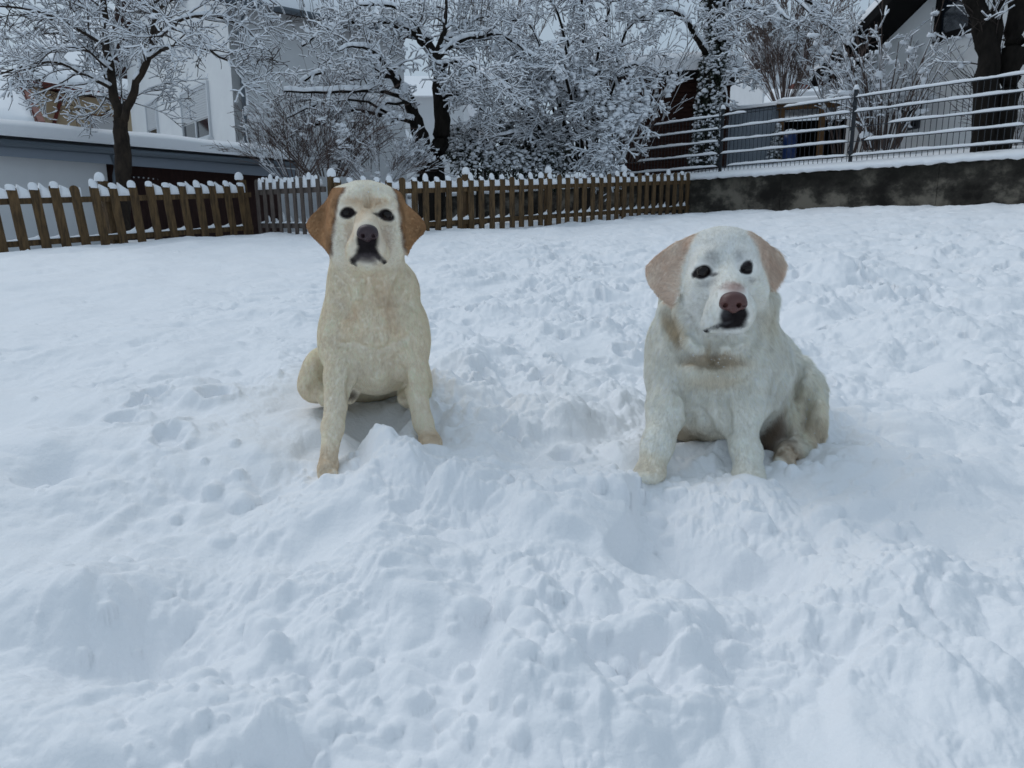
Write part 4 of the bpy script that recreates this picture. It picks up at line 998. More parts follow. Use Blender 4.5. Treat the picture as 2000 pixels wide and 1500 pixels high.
# --- multi-stemmed snowy shrub before the right house
cfs = dict(n=[0, 6, 3], len=[0, .6, .28], rad=[0, .014, .009], ang=36, droop=[0, -.02, -.03], wig=.14, seg=[1, 5, 3], lift=.06, rmin=.0045)
p_ = P(1722, 292, 14.3); t7 = thing('snowy_shrub', 'many-stemmed shrub with flat snow pads in front of the right house', 'shrub', p_); fan(t7, 51, 1722, 292, 14.3, 34, 2.7, .36, dict(cfs, n=[0, 5, 2]), .020, thick=.050, cover=.75, clump=170, cls=.055, rad=.30, dep=.8)
p_ = P(1640, 120, 16.5); t = thing('bare_shrub', 'loose snowy twigs hanging by the dark gable edge', 'bush', (p_[0], p_[1], 2)); fan(t, 52, 1650, 300, 16.2, 14, 3.8, .26, cfs, .014, thick=.032, cover=.75, clump=110, cls=.045, rad=.3)

# --- thick trunks at the right edge
t8 = thing('dark_tree', 'thick dark trunks dividing low, rising in front of the right house', 'tree', (*P(1925, 268, 11.35)[:2], 1.2)); T = Tree(8)
z0 = atz(P(1922, 275, 11.35), 1.15)
lims = [T.limb([z0, P(1925, 200, 11.35), P(1930, 120, 11.35), P(1922, 60, 11.35), P(1905, 10, 11.35), P(1893, -60, 11.35)], .19, .12),
        T.limb([P(1930, 150, 11.35), P(1942, 90, 11.35), P(1948, 20, 11.35), P(1952, -60, 11.35)], .10, .08),
        T.limb([atz(P(1955, 275, 11.35), 1.15), P(1965, 200, 11.35), P(1975, 120, 11.35), P(1985, 40, 11.35), P(1990, -60, 11.35)], .17, .13),
        T.limb([P(1968, 170, 11.35), P(1990, 120, 11.35), P(2030, 60, 11.35), P(2060, 0, 11.35)], .09, .06),
        T.limb([P(1925, 130, 11.35), P(1905, 60, 11.35), P(1912, 0, 11.35), P(1925, -50, 11.35)], .05, .04)]
cf = dict(n=[0, 6, 4], len=[0, .9, .45], rad=[0, .012, .006], ang=45, droop=[0, -.03, -.02], wig=.12, seg=[1, 6, 4], lift=.1, rmin=.004)
for l in lims: T.sprout(l[0], l[1], 1, 1, cf, .25, 8)
for i in range(16):
    p = P(1915+T.r.uniform(-5, 10), T.r.uniform(150, 250), 12.2); T.grow(p, (T.r.uniform(-1.6, -.6), T.r.uniform(-.6, .3), .7), T.r.uniform(.7, 1.2), .006, 0, dict(cf, seg=[7], droop=[.02], wig=.07))
T.build(t8, M['bark_dark'], M['twig'], .03, .5, 20, .04, .7)
q = P(1975, 280, 12.8); t = thing('bare_shrub', 'low twiggy bush behind the wire fence at the right edge', 'bush', q); fan(t, 53, 1985, 285, 12.9, 30, 1.0, .9, cfh, .008, thick=.02, cover=.5, clump=100, rad=.3)
# little evergreen by the barrel
er2 = thing('evergreen_bush', 'small dark conifer beside the blue barrel', 'bush', P(1512, 305, 17.6)); n = 1500; c0 = P(1516, 305, 17.4)
hh = TN.random(n)*.75; rr3 = (.22*(1-hh/.85))*np.sqrt(TN.random(n)); th = TN.uniform(0, 6.28, n); c = c0+np.stack([rr3*np.cos(th), rr3*np.sin(th), hh-.05], 1)
leaves(er2, c, .06, M['leaf'], TN, droop=.2); sel = TN.random(n) < .25; BV, BF = blobs(c[sel]+np.array([0, 0, .02]), TN.uniform(.012, .035, sel.sum()), TN); obj('snow', BV, BF, M['snow_tree'], er2, smooth=True)
k = MB(); k.tube([c0-UP*.1, c0+UP*.6], [.02, .008], 6); k.build('trunk', M['bark_dark'], er2)

for o in list(COL.objects):
    if o.type == 'MESH' and o.parent is not None and o.name.split('.')[0] in ('snow', 'ivy', 'ivy_snow', 'snow_clumps', 'leaves'): o['kind'] = 'stuff'
# ------------------------------------------------------------------ solid modelling by distance fields (camera-axis metres)
class Field:
    def __init__(s, lo, hi, h):
        s.lo = np.array(lo, float); s.h = h
        s.n = np.ceil((np.array(hi)-s.lo)/h).astype(int)+1
        s.ax = [(s.lo[i] + h*np.arange(s.n[i])).astype(np.float32) for i in range(3)]
        s.f = np.full(tuple(s.n), 1.0, np.float32)
    def sub(s, lo, hi, m):
        i0 = np.clip(((np.array(lo)-m-s.lo)/s.h).astype(int), 0, s.n-1); i1 = np.clip(((np.array(hi)+m-s.lo)/s.h).astype(int)+2, 1, s.n)
        if (i1 <= i0).any(): return None
        sl = tuple(slice(a, b) for a, b in zip(i0, i1))
        g = np.meshgrid(*[s.ax[i][sl[i]] for i in range(3)], indexing='ij', copy=False)
        return sl, g
    def put(s, lo, hi, fn, k, mode='add'):
        r = s.sub(lo, hi, .02+k)
        if r is None: return
        sl, g = r; d = fn(*g).astype(np.float32); a = s.f[sl]
        if mode == 'add':
            hh = np.maximum(k-np.abs(a-d), 0)/k; s.f[sl] = np.minimum(a, d) - hh*hh*k*.25
        elif mode == 'cut':
            d = -d; hh = np.maximum(k-np.abs(a-d), 0)/k; s.f[sl] = np.maximum(a, d) + hh*hh*k*.25
        elif mode == 'offset':
            s.f[sl] = a + d
    def cone(s, a, b, k=.03, mode='add'):
        """a, b = (px, py, D, radius in px)"""
        A = pc(*a[:3]); B = pc(*b[:3]); ra = a[3]*a[2]/FPX; rb = b[3]*b[2]/FPX
        ba = B-A; L2 = float(ba@ba)
        def fn(x, y, z):
            px, py, pz = x-A[0], y-A[1], z-A[2]
            t = np.clip((px*ba[0]+py*ba[1]+pz*ba[2])/L2, 0, 1)
            return np.sqrt((px-t*ba[0])**2+(py-t*ba[1])**2+(pz-t*ba[2])**2) - (ra+(rb-ra)*t)
        s.put(np.minimum(A-ra, B-rb), np.maximum(A+ra, B+rb), fn, k, mode)
    def ell(s, c, k=.03, mode='add', rot=0.0, tilt=0.0, yaw=0.0):
        """c = (px, py, D, rx px, ry px, rz metres); rot = turn in the picture plane (deg, counter-clockwise)"""
        C_ = pc(*c[:3]); r = np.array([c[3]*c[2]/FPX, c[4]*c[2]/FPX, c[5]])
        ca, sa = math.cos(math.radians(rot)), math.sin(math.radians(rot)); ct, st = math.cos(math.radians(tilt)), math.sin(math.radians(tilt))
        cy_, sy_ = math.cos(math.radians(yaw)), math.sin(math.radians(yaw))
        def fn(x, y, z):
            dx, dy, dz = x-C_[0], y-C_[1], z-C_[2]
            if yaw: dx, dz = dx*cy_+dz*sy_, -dx*sy_+dz*cy_
            if rot: dx, dy = dx*ca+dy*sa, -dx*sa+dy*ca
            if tilt: dy, dz = dy*ct+dz*st, -dy*st+dz*ct
            k0 = np.sqrt((dx/r[0])**2+(dy/r[1])**2+(dz/r[2])**2)+1e-6
            k1 = np.sqrt((dx/r[0]**2)**2+(dy/r[1]**2)**2+(dz/r[2]**2)**2)+1e-6
            return k0*(k0-1)/k1
        R = float(r.max()) if (rot or tilt or yaw) else r
        s.put(C_-R, C_+R, fn, k, mode)
    def flap(s, poly, D0, slope, bow, th, k=.012):
        """leather-thin hanging ear: outline in picture px, own depth plane, real thickness"""
        poly = np.array(poly, float); cx, cy = poly.mean(0)
        def dep(px, py): return D0 + slope[0]*(px-cx)/100 + slope[1]*(py-cy)/100 + bow*((px-cx)/40)**2 + bow*.6*((py-cy)/50)**2
        c3 = np.array([pc(p[0], p[1], dep(*p)) for p in poly])
        sc = D0/FPX
        def fn(x, y, z):
            px = x/z*FPX+1000; py = 750-y/z*FPX
            d = np.full(px.shape, 1e9, np.float32); sgn = np.ones(px.shape, np.float32)
            n = len(poly)
            for i in range(n):
                a = poly[i]; b_ = poly[i-1]; e = b_-a; wx = px-a[0]; wy = py-a[1]
                t = np.clip((wx*e[0]+wy*e[1])/(e@e), 0, 1)
                d = np.minimum(d, (wx-e[0]*t)**2+(wy-e[1]*t)**2)
                c1 = py >= a[1]; c2 = py < b_[1]; c3_ = e[0]*wy > e[1]*wx
                fl = (c1 & c2 & c3_) | (~c1 & ~c2 & ~c3_)
                sgn = np.where(fl, -sgn, sgn)
            d2 = sgn*np.sqrt(d)*sc
            w = np.abs(z-dep(px, py)) - th*.5
            q0 = d2 + th*.5
            return np.minimum(np.maximum(q0, w), 0) + np.sqrt(np.maximum(q0, 0)**2+np.maximum(w, 0)**2) - th*.5
        s.put(c3.min(0)-.01, c3.max(0)+.01, fn, k)
    def surface(s):
        f = s.f; ins = f < 0; nx, ny, nz = f.shape
        c = ins[:-1, :-1, :-1].astype(np.int8)
        tot = sum(ins[i:nx-1+i, j:ny-1+j, k:nz-1+k].astype(np.int8) for i in (0, 1) for j in (0, 1) for k in (0, 1))
        act = (tot > 0) & (tot < 8); idx = np.argwhere(act); ids = np.full(act.shape, -1, np.int64); ids[act] = np.arange(len(idx))
        acc = np.zeros((len(idx), 3)); cnt = np.zeros(len(idx))
        crn = [np.array(t) for t in ((0,0,0),(1,0,0),(0,1,0),(1,1,0),(0,0,1),(1,0,1),(0,1,1),(1,1,1))]
        for a in range(8):
            for b in range(a+1, 8):
                if np.abs(crn[a]-crn[b]).sum() != 1: continue
                pa = idx+crn[a]; pb = idx+crn[b]
                fa = f[pa[:, 0], pa[:, 1], pa[:, 2]]; fb = f[pb[:, 0], pb[:, 1], pb[:, 2]]
                m = (fa < 0) != (fb < 0); t = np.where(m, fa/(fa-fb+1e-12), 0)[:, None]
                acc += np.where(m[:, None], crn[a]+(crn[b]-crn[a])*t, 0); cnt += m
        V = (idx + acc/cnt[:, None])*s.h + s.lo
        Fs = []
        for ax in range(3):
            u, v = [(1, 2), (2, 0), (0, 1)][ax]
            sl0 = [slice(None)]*3; sl1 = [slice(None)]*3; sl0[ax] = slice(0, -1); sl1[ax] = slice(1, None)
            A = ins[tuple(sl0)]; B = ins[tuple(sl1)]
            e = np.argwhere(A != B); ok = (e[:, u] > 0) & (e[:, v] > 0) & (e[:, u] < f.shape[u]-1) & (e[:, v] < f.shape[v]-1); e = e[ok]
            flip = A[e[:, 0], e[:, 1], e[:, 2]]
            def cell(du, dv):
                q = e.copy(); q[:, u] -= du; q[:, v] -= dv; return ids[q[:, 0], q[:, 1], q[:, 2]]
            Q = np.stack([cell(1, 1), cell(0, 1), cell(0, 0), cell(1, 0)], 1)
            Q[~flip] = Q[~flip][:, ::-1]
            Fs.append(Q)
        F = np.concatenate(Fs)
        return V, F
def relax(V, F, it=2, lam=.5):
    n = len(V); e = np.concatenate([F[:, [0, 1]], F[:, [1, 2]], F[:, [2, 3]], F[:, [3, 0]]]); 
    deg = np.bincount(e[:, 0], minlength=n)+np.bincount(e[:, 1], minlength=n)
    for _ in range(it):
        acc = np.zeros_like(V)
        for c in range(3):
            acc[:, c] = np.bincount(e[:, 0], V[e[:, 1], c], n)+np.bincount(e[:, 1], V[e[:, 0], c], n)
        V = V + lam*(acc/np.maximum(deg, 1)[:, None]-V)
    return V
def vnormals(V, F):
    a, b, c, d = [V[F[:, i]] for i in range(4)]
    fn = np.cross(c-a, d-b); N = np.zeros_like(V)
    for i in range(4):
        for k in range(3): N[:, k] += np.bincount(F[:, i], fn[:, k], len(V))
    return N/(np.linalg.norm(N, axis=1)[:, None]+1e-12)

fur_m = bpy.data.materials.new('dog_coat'); fur_m.use_nodes = True
_nt = fur_m.node_tree; _b = _nt.nodes['Principled BSDF']; _b.inputs['Roughness'].default_value = .75; _b.inputs['Specular IOR Level'].default_value = .18
_a = _nt.nodes.new('ShaderNodeAttribute'); _a.attribute_name = 'coat'; _nt.links.new(_a.outputs['Color'], _b.inputs['Base Color'])
_t = _nt.nodes.new('ShaderNodeBsdfTranslucent'); _nt.links.new(_a.outputs['Color'], _t.inputs['Color'])
_m = _nt.nodes.new('ShaderNodeMixShader'); _m.inputs[0].default_value = .44
_nt.links.new(_b.outputs[0], _m.inputs[1]); _nt.links.new(_t.outputs[0], _m.inputs[2]); _nt.links.new(_m.outputs[0], _nt.nodes['Material Output'].inputs[0])
skin_m = bpy.data.materials.new('dog_skin'); skin_m.use_nodes = True
_nt = skin_m.node_tree; _b = _nt.nodes['Principled BSDF']; _b.inputs['Roughness'].default_value = .8; _b.inputs['Specular IOR Level'].default_value = .15
_a = _nt.nodes.new('ShaderNodeAttribute'); _a.attribute_name = 'coat'; _nt.links.new(_a.outputs['Color'], _b.inputs['Base Color'])
nose_a = mat('dog_nose_a', (.040, .020, .024), .42, .5, bump=(420, .0006))
nose_b = mat('dog_nose_b', (.105, .042, .036), .42, .5, bump=(420, .0006))
eye_m = mat('dog_eye', (.010, .006, .005), .04, .3)

def paint(Vc, base, blobs, noise_amp=.05):
    """coat markings plus shade painted into creases and hollows: soft ellipsoidal patches fixed to the body (camera-axis metres)"""
    col = np.tile(np.array(base, float), (len(Vc), 1))
    for bl in blobs:
        (px, py, D, rx, ry, rz), c, s, soft = bl[:4]
        C_ = pc(px, py, D); r = np.array([rx*D/FPX, ry*D/FPX, rz]); d = Vc-C_
        if len(bl) > 4:
            a = math.radians(bl[4]); d = np.stack([d[:, 0]*math.cos(a)+d[:, 1]*math.sin(a), -d[:, 0]*math.sin(a)+d[:, 1]*math.cos(a), d[:, 2]], 1)
        q = np.sqrt(((d/r)**2).sum(1)) + .12*perlin(Vc[:, 0]*45, Vc[:, 1]*45, Vc[:, 2]*45)
        w = (s*sstep(1+soft, 1-soft, q))[:, None]
        col = col*(1-w) + np.array(c)*w
    n = 1 + noise_amp*perlin(Vc[:, 0]*70, Vc[:, 1]*40, Vc[:, 2]*70) + noise_amp*perlin(Vc[:, 0]*18, Vc[:, 1]*12, Vc[:, 2]*18)
    return np.clip(col*n[:, None], .004, .9)

def build_dog(root, fld, colorfn, furlen, nblade, flowfn, relax_it=3, seed=1, wid=.0011, lift=.19, crumb_spots=(), wave=0.0):
    V, F = fld.surface(); V = relax(V, F, relax_it)
    # fine coat relief
    N = vnormals(V, F)
    V = V + N*(.0012*perlin(V[:, 0]*60, V[:, 1]*22, V[:, 2]*60))[:, None]
    hx = V[:, 0]/V[:, 2]*FPX+1000; hm = sstep(1512, 1545, hx)*wave
    V = V + N*(hm*(.0075*perlin(V[:, 0]*34+3, V[:, 1]*17, V[:, 2]*20)+.003*perlin(V[:, 0]*80, V[:, 1]*45, V[:, 2]*60)))[:, None]
    N = vnormals(V, F)
    col = colorfn(V)
    Vw = cam2w(V)
    body = obj('body', Vw, F[:, ::-1].copy(), skin_m, root, smooth=True, attrs={'coat': col})
    # short hair: one blade per sample, lying along the coat's flow
    r = np.random.default_rng(seed)
    tri = np.concatenate([F[:, [0, 1, 2]], F[:, [0, 2, 3]]]); ar = np.linalg.norm(np.cross(V[tri[:, 1]]-V[tri[:, 0]], V[tri[:, 2]]-V[tri[:, 0]]), axis=1)
    pick = r.choice(len(tri), nblade, p=ar/ar.sum()); u = r.random(nblade); v = r.random(nblade); m = u+v > 1; u[m] = 1-u[m]; v[m] = 1-v[m]
    def bary(X): return X[tri[pick, 0]]*(1-u-v)[:, None] + X[tri[pick, 1]]*u[:, None] + X[tri[pick, 2]]*v[:, None]
    p = bary(V); nn = bary(N); nn /= np.linalg.norm(nn, axis=1)[:, None]; c = bary(col)
    L = furlen(p)
    keep = L > .0005; p, nn, c, L = p[keep], nn[keep], c[keep], L[keep]; k = len(p)
    L = L*r.uniform(.6, 1.25, k)
    fl = flowfn(p)
    sw = np.stack([perlin(p[:, 0]*16, p[:, 1]*16, p[:, 2]*16+4), perlin(p[:, 0]*16+7, p[:, 1]*16, p[:, 2]*16), perlin(p[:, 0]*16, p[:, 1]*16+5, p[:, 2]*16)], 1)
    fl = fl + .28*sw + .13*r.normal(size=(k, 3))
    fl -= nn*(fl*nn).sum(1)[:, None]; fl /= np.linalg.norm(fl, axis=1)[:, None]+1e-9
    d = fl + nn*(lift*r.uniform(.7, 1.3, k))[:, None]; d /= np.linalg.norm(d, axis=1)[:, None]
    side = np.cross(d, nn); side /= np.linalg.norm(side, axis=1)[:, None]+1e-9
    th = r.uniform(-.30, .30, k)[:, None]; side = side*np.cos(th) + nn*np.sin(th)
    flip = (np.cross(side, d)*nn).sum(1) < 0; side[flip] *= -1          # every blade faces outwards, like the skin under it
    w = (wid*r.uniform(.6, 1.3, k))[:, None]
    base = p - nn*.0003; mid = base + d*(L*.55)[:, None] + nn*.0003; tip = base + d*L[:, None] - nn*(L*.06)[:, None]
    BV = np.stack([base-side*w*.5, base+side*w*.5, mid+side*w*.4, mid-side*w*.4, tip], 1).reshape(-1, 3)
    o = np.arange(k)*5
    T = np.concatenate([np.stack([o, o+1, o+2], 1), np.stack([o, o+2, o+3], 1), np.stack([o+3, o+2, o+4], 1)])
    shade = r.normal(1, .07, k)[:, None]*(1+.05*perlin(p[:, 0]*130, p[:, 1]*60, p[:, 2]*130)+.05*perlin(p[:, 0]*40, p[:, 1]*25, p[:, 2]*40))[:, None]
    cc = np.clip(c*shade*1.06, .004, .94)
    bc = np.repeat(cc, 5, axis=0); 
    me = mesh_np('fur', cam2w(BV)-np.array(root['_base']), T[:, ::-1].copy(), True, {'coat': bc})
    nb = nn + .15*r.normal(size=(k, 3)); nb /= np.linalg.norm(nb, axis=1)[:, None]
    me.normals_split_custom_set_from_vertices(cam2w(np.repeat(nb, 5, axis=0)).astype(np.float32).tolist())
    me.materials.append(fur_m); fo = bpy.data.objects.new('fur', me); COL.objects.link(fo); fo.parent = root
    def stick_snow(spots):
        '''crumbs of snow caught in the coat'''
        rg = np.random.default_rng(seed+50); px = V[:, 0]/V[:, 2]*FPX+1000; py = 750-V[:, 1]/V[:, 2]*FPX; C_ = []; R_s = []
        for (x, y, rx, ry, n, dmax, sz) in spots:
            ok = np.where((((px-x)/rx)**2+((py-y)/ry)**2 < 1) & (V[:, 2] < dmax) & (N[:, 2] < .1))[0]
            if len(ok) == 0: continue
            for i in rg.choice(ok, n): C_.append(cam2w(V[i]+N[i]*rg.uniform(.002, .010))); R_s.append(sz*rg.uniform(.4, 1.4))
        BV, BF = blobs(np.array(C_), np.array(R_s), rg); o = obj('snow_crumbs', BV, BF, M['snow'], root, smooth=True); o['kind'] = 'stuff'
    stick_snow(crumb_spots)
    return body
def uv_eye(root, px, py, D, rpx):
    r = rpx*D/FPX; V = []; F = []; n, m_ = 20, 14; c = pc(px, py, D)
    for i in range(m_+1):
        for j in range(n):
            a = math.pi*i/m_; b_ = 2*math.pi*j/n
            V.append(cam2w(c + r*np.array([math.sin(a)*math.cos(b_), math.sin(a)*math.sin(b_), -math.cos(a)])))
    for i in range(m_):
        for j in range(n): F.append((i*n+j, i*n+(j+1) % n, (i+1)*n+(j+1) % n, (i+1)*n+j))
    return obj('eye', V, F, eye_m, root, smooth=True)
def nose_part(root, m, px, py, D, w, h, dz, tiltpx=0):
    """w, h half sizes in px"""
    sc = D/FPX; c = pc(px, py, D)
    fl = Field(c-np.array([w*sc*1.5, h*sc*1.7, dz*1.8]), c+np.array([w*sc*1.5, h*sc*1.7, dz*1.8]), .0012)
    fl.ell((px, py-h*.25, D, w*.92, h*.72, dz), .01)
    fl.ell((px-w*.52, py+h*.18, D-.001, w*.48, h*.55, dz*.85), .006); fl.ell((px+w*.52, py+h*.18, D-.001, w*.48, h*.55, dz*.85), .006)
    fl.ell((px, py+h*.55, D, w*.36, h*.5, dz*.8), .008)
    for s_ in (-1, 1):
        fl.ell((px+s_*w*.48, py+h*.28, D-dz*.95, w*.19, h*.23, dz*.75), .003, 'cut')
        fl.cone((px+s_*w*.58, py+h*.42, D-dz*.8, w*.07), (px+s_*w*.98, py+h*.22, D-dz*.45, w*.09), .002, 'cut')
    fl.cone((px, py+h*.05, D-dz*1.08, w*.055), (px, py+h*1.1, D-dz*.95, w*.07), .003, 'cut')
    V, F = fl.surface(); V = relax(V, F, 1)
    return obj('nose', cam2w(V), F[:, ::-1].copy(), m, root, smooth=True)

# ------------------------------------------------------------------ the golden-eared dog on the left
rootA = thing('dog', 'cream dog with orange-brown ears sitting with its muzzle raised', 'dog', P(735, 900, 1.85))
fa = Field(pc(585, 1020, 1.52)*[1, 1, 0]+[-.22, -.06, 1.52], [pc(880, 345, 2.0)[0]+.02, pc(800, 340, 2.0)[1]+.03, 2.62], .0034)
fa.cone((716, 430, 1.83, 74), (716, 425, 1.78, 68), .03)
fa.ell((714, 402, 1.79, 67, 35, .075), .03); fa.ell((672, 385, 1.80, 22, 15, .05), .02); fa.ell((762, 390, 1.80, 21, 15, .05), .02)
fa.ell((716, 440, 1.76, 58, 60, .06), .03)
for sx in (-1, 1):
    fa.ell((716+sx*46, 470, 1.79, 30, 48, .06), .04)            # cheeks
    fa.ell((716+sx*36, 397, 1.727, 22, 11, .024), .02)          # brows
    fa.ell((718+sx*23, 490, 1.675, 19, 27, .042), .016, rot=sx*12)   # lips
fa.cone((716, 440, 1.74, 34), (718, 466, 1.655, 25), .022)
fa.cone((717, 420, 1.73, 22), (718, 448, 1.645, 19), .02)       # bridge of the nose
fa.ell((718, 500, 1.70, 24, 17, .05), .012)                     # chin
fa.ell((718, 512, 1.78, 46, 28, .07), .04)                      # throat
fa.cone((688, 436, 1.700, 5), (682, 466, 1.700, 5), .03, 'cut'); fa.cone((747, 438, 1.700, 5), (754, 468, 1.700, 5), .03, 'cut')     # hollows beside the muzzle
fa.cone((718, 384, 1.705, 3), (718, 412, 1.700, 4), .02, 'cut')
for sx, ey in ((-1, 415), (1, 419)):
    fa.ell((716+sx*39, ey, 1.688, 15, 10, .020), .010, 'cut')
    fa.ell((716+sx*39, ey-11, 1.712, 18, 5, .014), .012)
    fa.ell((716+sx*39, ey+12, 1.716, 16, 4, .012), .012)
# mouth line under the lips
fa.cone((718, 484, 1.628, 4.0), (700, 497, 1.640, 4.2), .004, 'cut'); fa.cone((718, 484, 1.628, 4.0), (737, 497, 1.640, 4.2), .004, 'cut')
fa.cone((700, 497, 1.640, 4.2), (690, 514, 1.665, 4.0), .004, 'cut'); fa.cone((737, 497, 1.640, 4.2), (751, 515, 1.665, 4.0), .004, 'cut')
fa.cone((718, 472, 1.612, 1.6), (718, 484, 1.622, 2.0), .004, 'cut')
fa.flap([(667, 368), (655, 373), (641, 388), (622, 407), (603, 427), (597, 440), (604, 455), (622, 474), (636, 487), (643, 493), (648, 484), (652, 460), (655, 430), (662, 396), (672, 376)], 1.79, (-.05, -.02), .006, .009)
fa.flap([(768, 372), (780, 378), (790, 396), (812, 415), (828, 432), (832, 445), (826, 457), (808, 474), (800, 488), (796, 501), (789, 494), (783, 470), (779, 440), (776, 405), (766, 382)], 1.79, (.05, -.02), .006, .009)
# neck and trunk
fa.cone((718, 500, 1.87, 68), (720, 560, 1.91, 72), .04); fa.cone((740, 575, 2.03, 80), (735, 640, 2.08, 92), .04)
fa.cone((720, 560, 1.91, 68), (730, 640, 1.94, 86), .05)
fa.ell((732, 665, 1.945, 86, 84, .125), .05)
fa.cone((732, 672, 2.0, 86), (728, 690, 2.22, 90), .05)
fa.cone((728, 690, 2.22, 90), (725, 722, 2.38, 82), .05)
fa.ell((736, 714, 1.94, 46, 54, .10), .04)
for (x, y, rot) in ((664, 650, -8), (800, 650, 8)):
    fa.ell((x, y, 1.92, 36, 78, .085), .040, rot=rot)
fa.ell((708, 640, 1.845, 28, 48, .045), .03, rot=10); fa.ell((757, 640, 1.845, 28, 48, .045), .03, rot=-10)
fa.cone((733, 575, 1.85, 26), (735, 660, 1.84, 26), .05)
fa.cone((684, 560, 1.87, 22), (716, 648, 1.84, 15), .025); fa.cone((788, 555, 1.88, 22), (756, 648, 1.845, 15), .025)
# forelegs
fa.cone((668, 672, 1.875, 35), (664, 735, 1.835, 28), .025)
fa.cone((664, 735, 1.835, 28), (650, 835, 1.765, 19), .02)
fa.cone((650, 835, 1.765, 19), (642, 895, 1.71, 17), .02)
fa.ell((640, 914, 1.695, 19, 19, .042), .015)
for dx in (-12, -4, 5, 13): fa.ell((640+dx, 926, 1.668, 6.5, 10, .018), .006)
fa.cone((800, 672, 1.895, 33), (808, 735, 1.885, 25), .025)
fa.cone((808, 735, 1.885, 25), (826, 825, 1.87, 17), .02)
fa.cone((826, 825, 1.87, 17), (838, 856, 1.85, 17), .02)
fa.ell((841, 866, 1.83, 23, 17, .045), .02)
for dx in (-13, -4, 6, 14): fa.ell((841+dx, 874, 1.805, 6.5, 9, .018), .006)
# hind quarters
fa.ell((628, 730, 2.08, 33, 54, .12), .025, rot=-10); fa.ell((612, 756, 2.05, 20, 24, .10), .03); fa.ell((812, 742, 2.16, 30, 50, .13), .05, rot=12)
fa.cone((612, 748, 2.08, 17), (640, 776, 1.98, 16), .03); fa.cone((800, 775, 2.0, 16), (822, 770, 2.1, 18), .03)
fa.cone((648, 775, 1.98, 17), (684, 774, 1.94, 14), .03)
fa.cone((800, 778, 1.99, 15), (790, 778, 1.95, 13), .03)
fa.cone((725, 760, 2.45, 30), (800, 790, 2.58, 14), .04)
# skin folds and creases
def crease(fl, pts, w=4, k=.014, dig=.004):
    k *= 1.5; dig *= .6
    '''groove that follows the skin: each point is dropped onto the surface first'''
    out = []
    for px, py in pts:
        D = fl.lo[2]+.01
        while D < fl.lo[2]+fl.n[2]*fl.h-.01:
            c = pc(px, py, D); i = np.clip(((c-fl.lo)/fl.h).astype(int), 0, fl.n-1)
            if fl.f[i[0], i[1], i[2]] < 0: break
            D += .004
        out.append((px, py, D-.001+dig-w*D/FPX*.3, w))
    for p, q in zip(out[:-1], out[1:]): fl.cone(p, q, k, 'cut')
crease(fa, [(735, 655), (737, 690), (738, 725)], 3)
crease(fa, [(668, 672), (692, 672), (714, 683), (722, 686)], 3.5); crease(fa, [(742, 686), (764, 676), (790, 662)], 3.5)
crease(fa, [(655, 540), (668, 558), (684, 585)], 4, .016); crease(fa, [(703, 530), (706, 550), (706, 575)], 3, .012); crease(fa, [(735, 535), (738, 560), (742, 590)], 3, .012)
crease(fa, [(785, 545), (772, 580), (758, 620)], 4, .016)
crease(fa, [(688, 735), (686, 755), (684, 778)], 5); crease(fa, [(786, 725), (788, 745), (790, 770)], 5)
crease(fa, [(662, 590), (680, 612), (698, 640)], 4, .02); crease(fa, [(800, 590), (778, 620), (764, 650)], 4, .02)
CR = (.89, .80, .655); WH = (.88, .835, .735); TAN = (.62, .40, .20); BR = (.44, .25, .125); BRD = (.13, .062, .034); BK = (.016, .012, .013); PK = (.42, .29, .24)
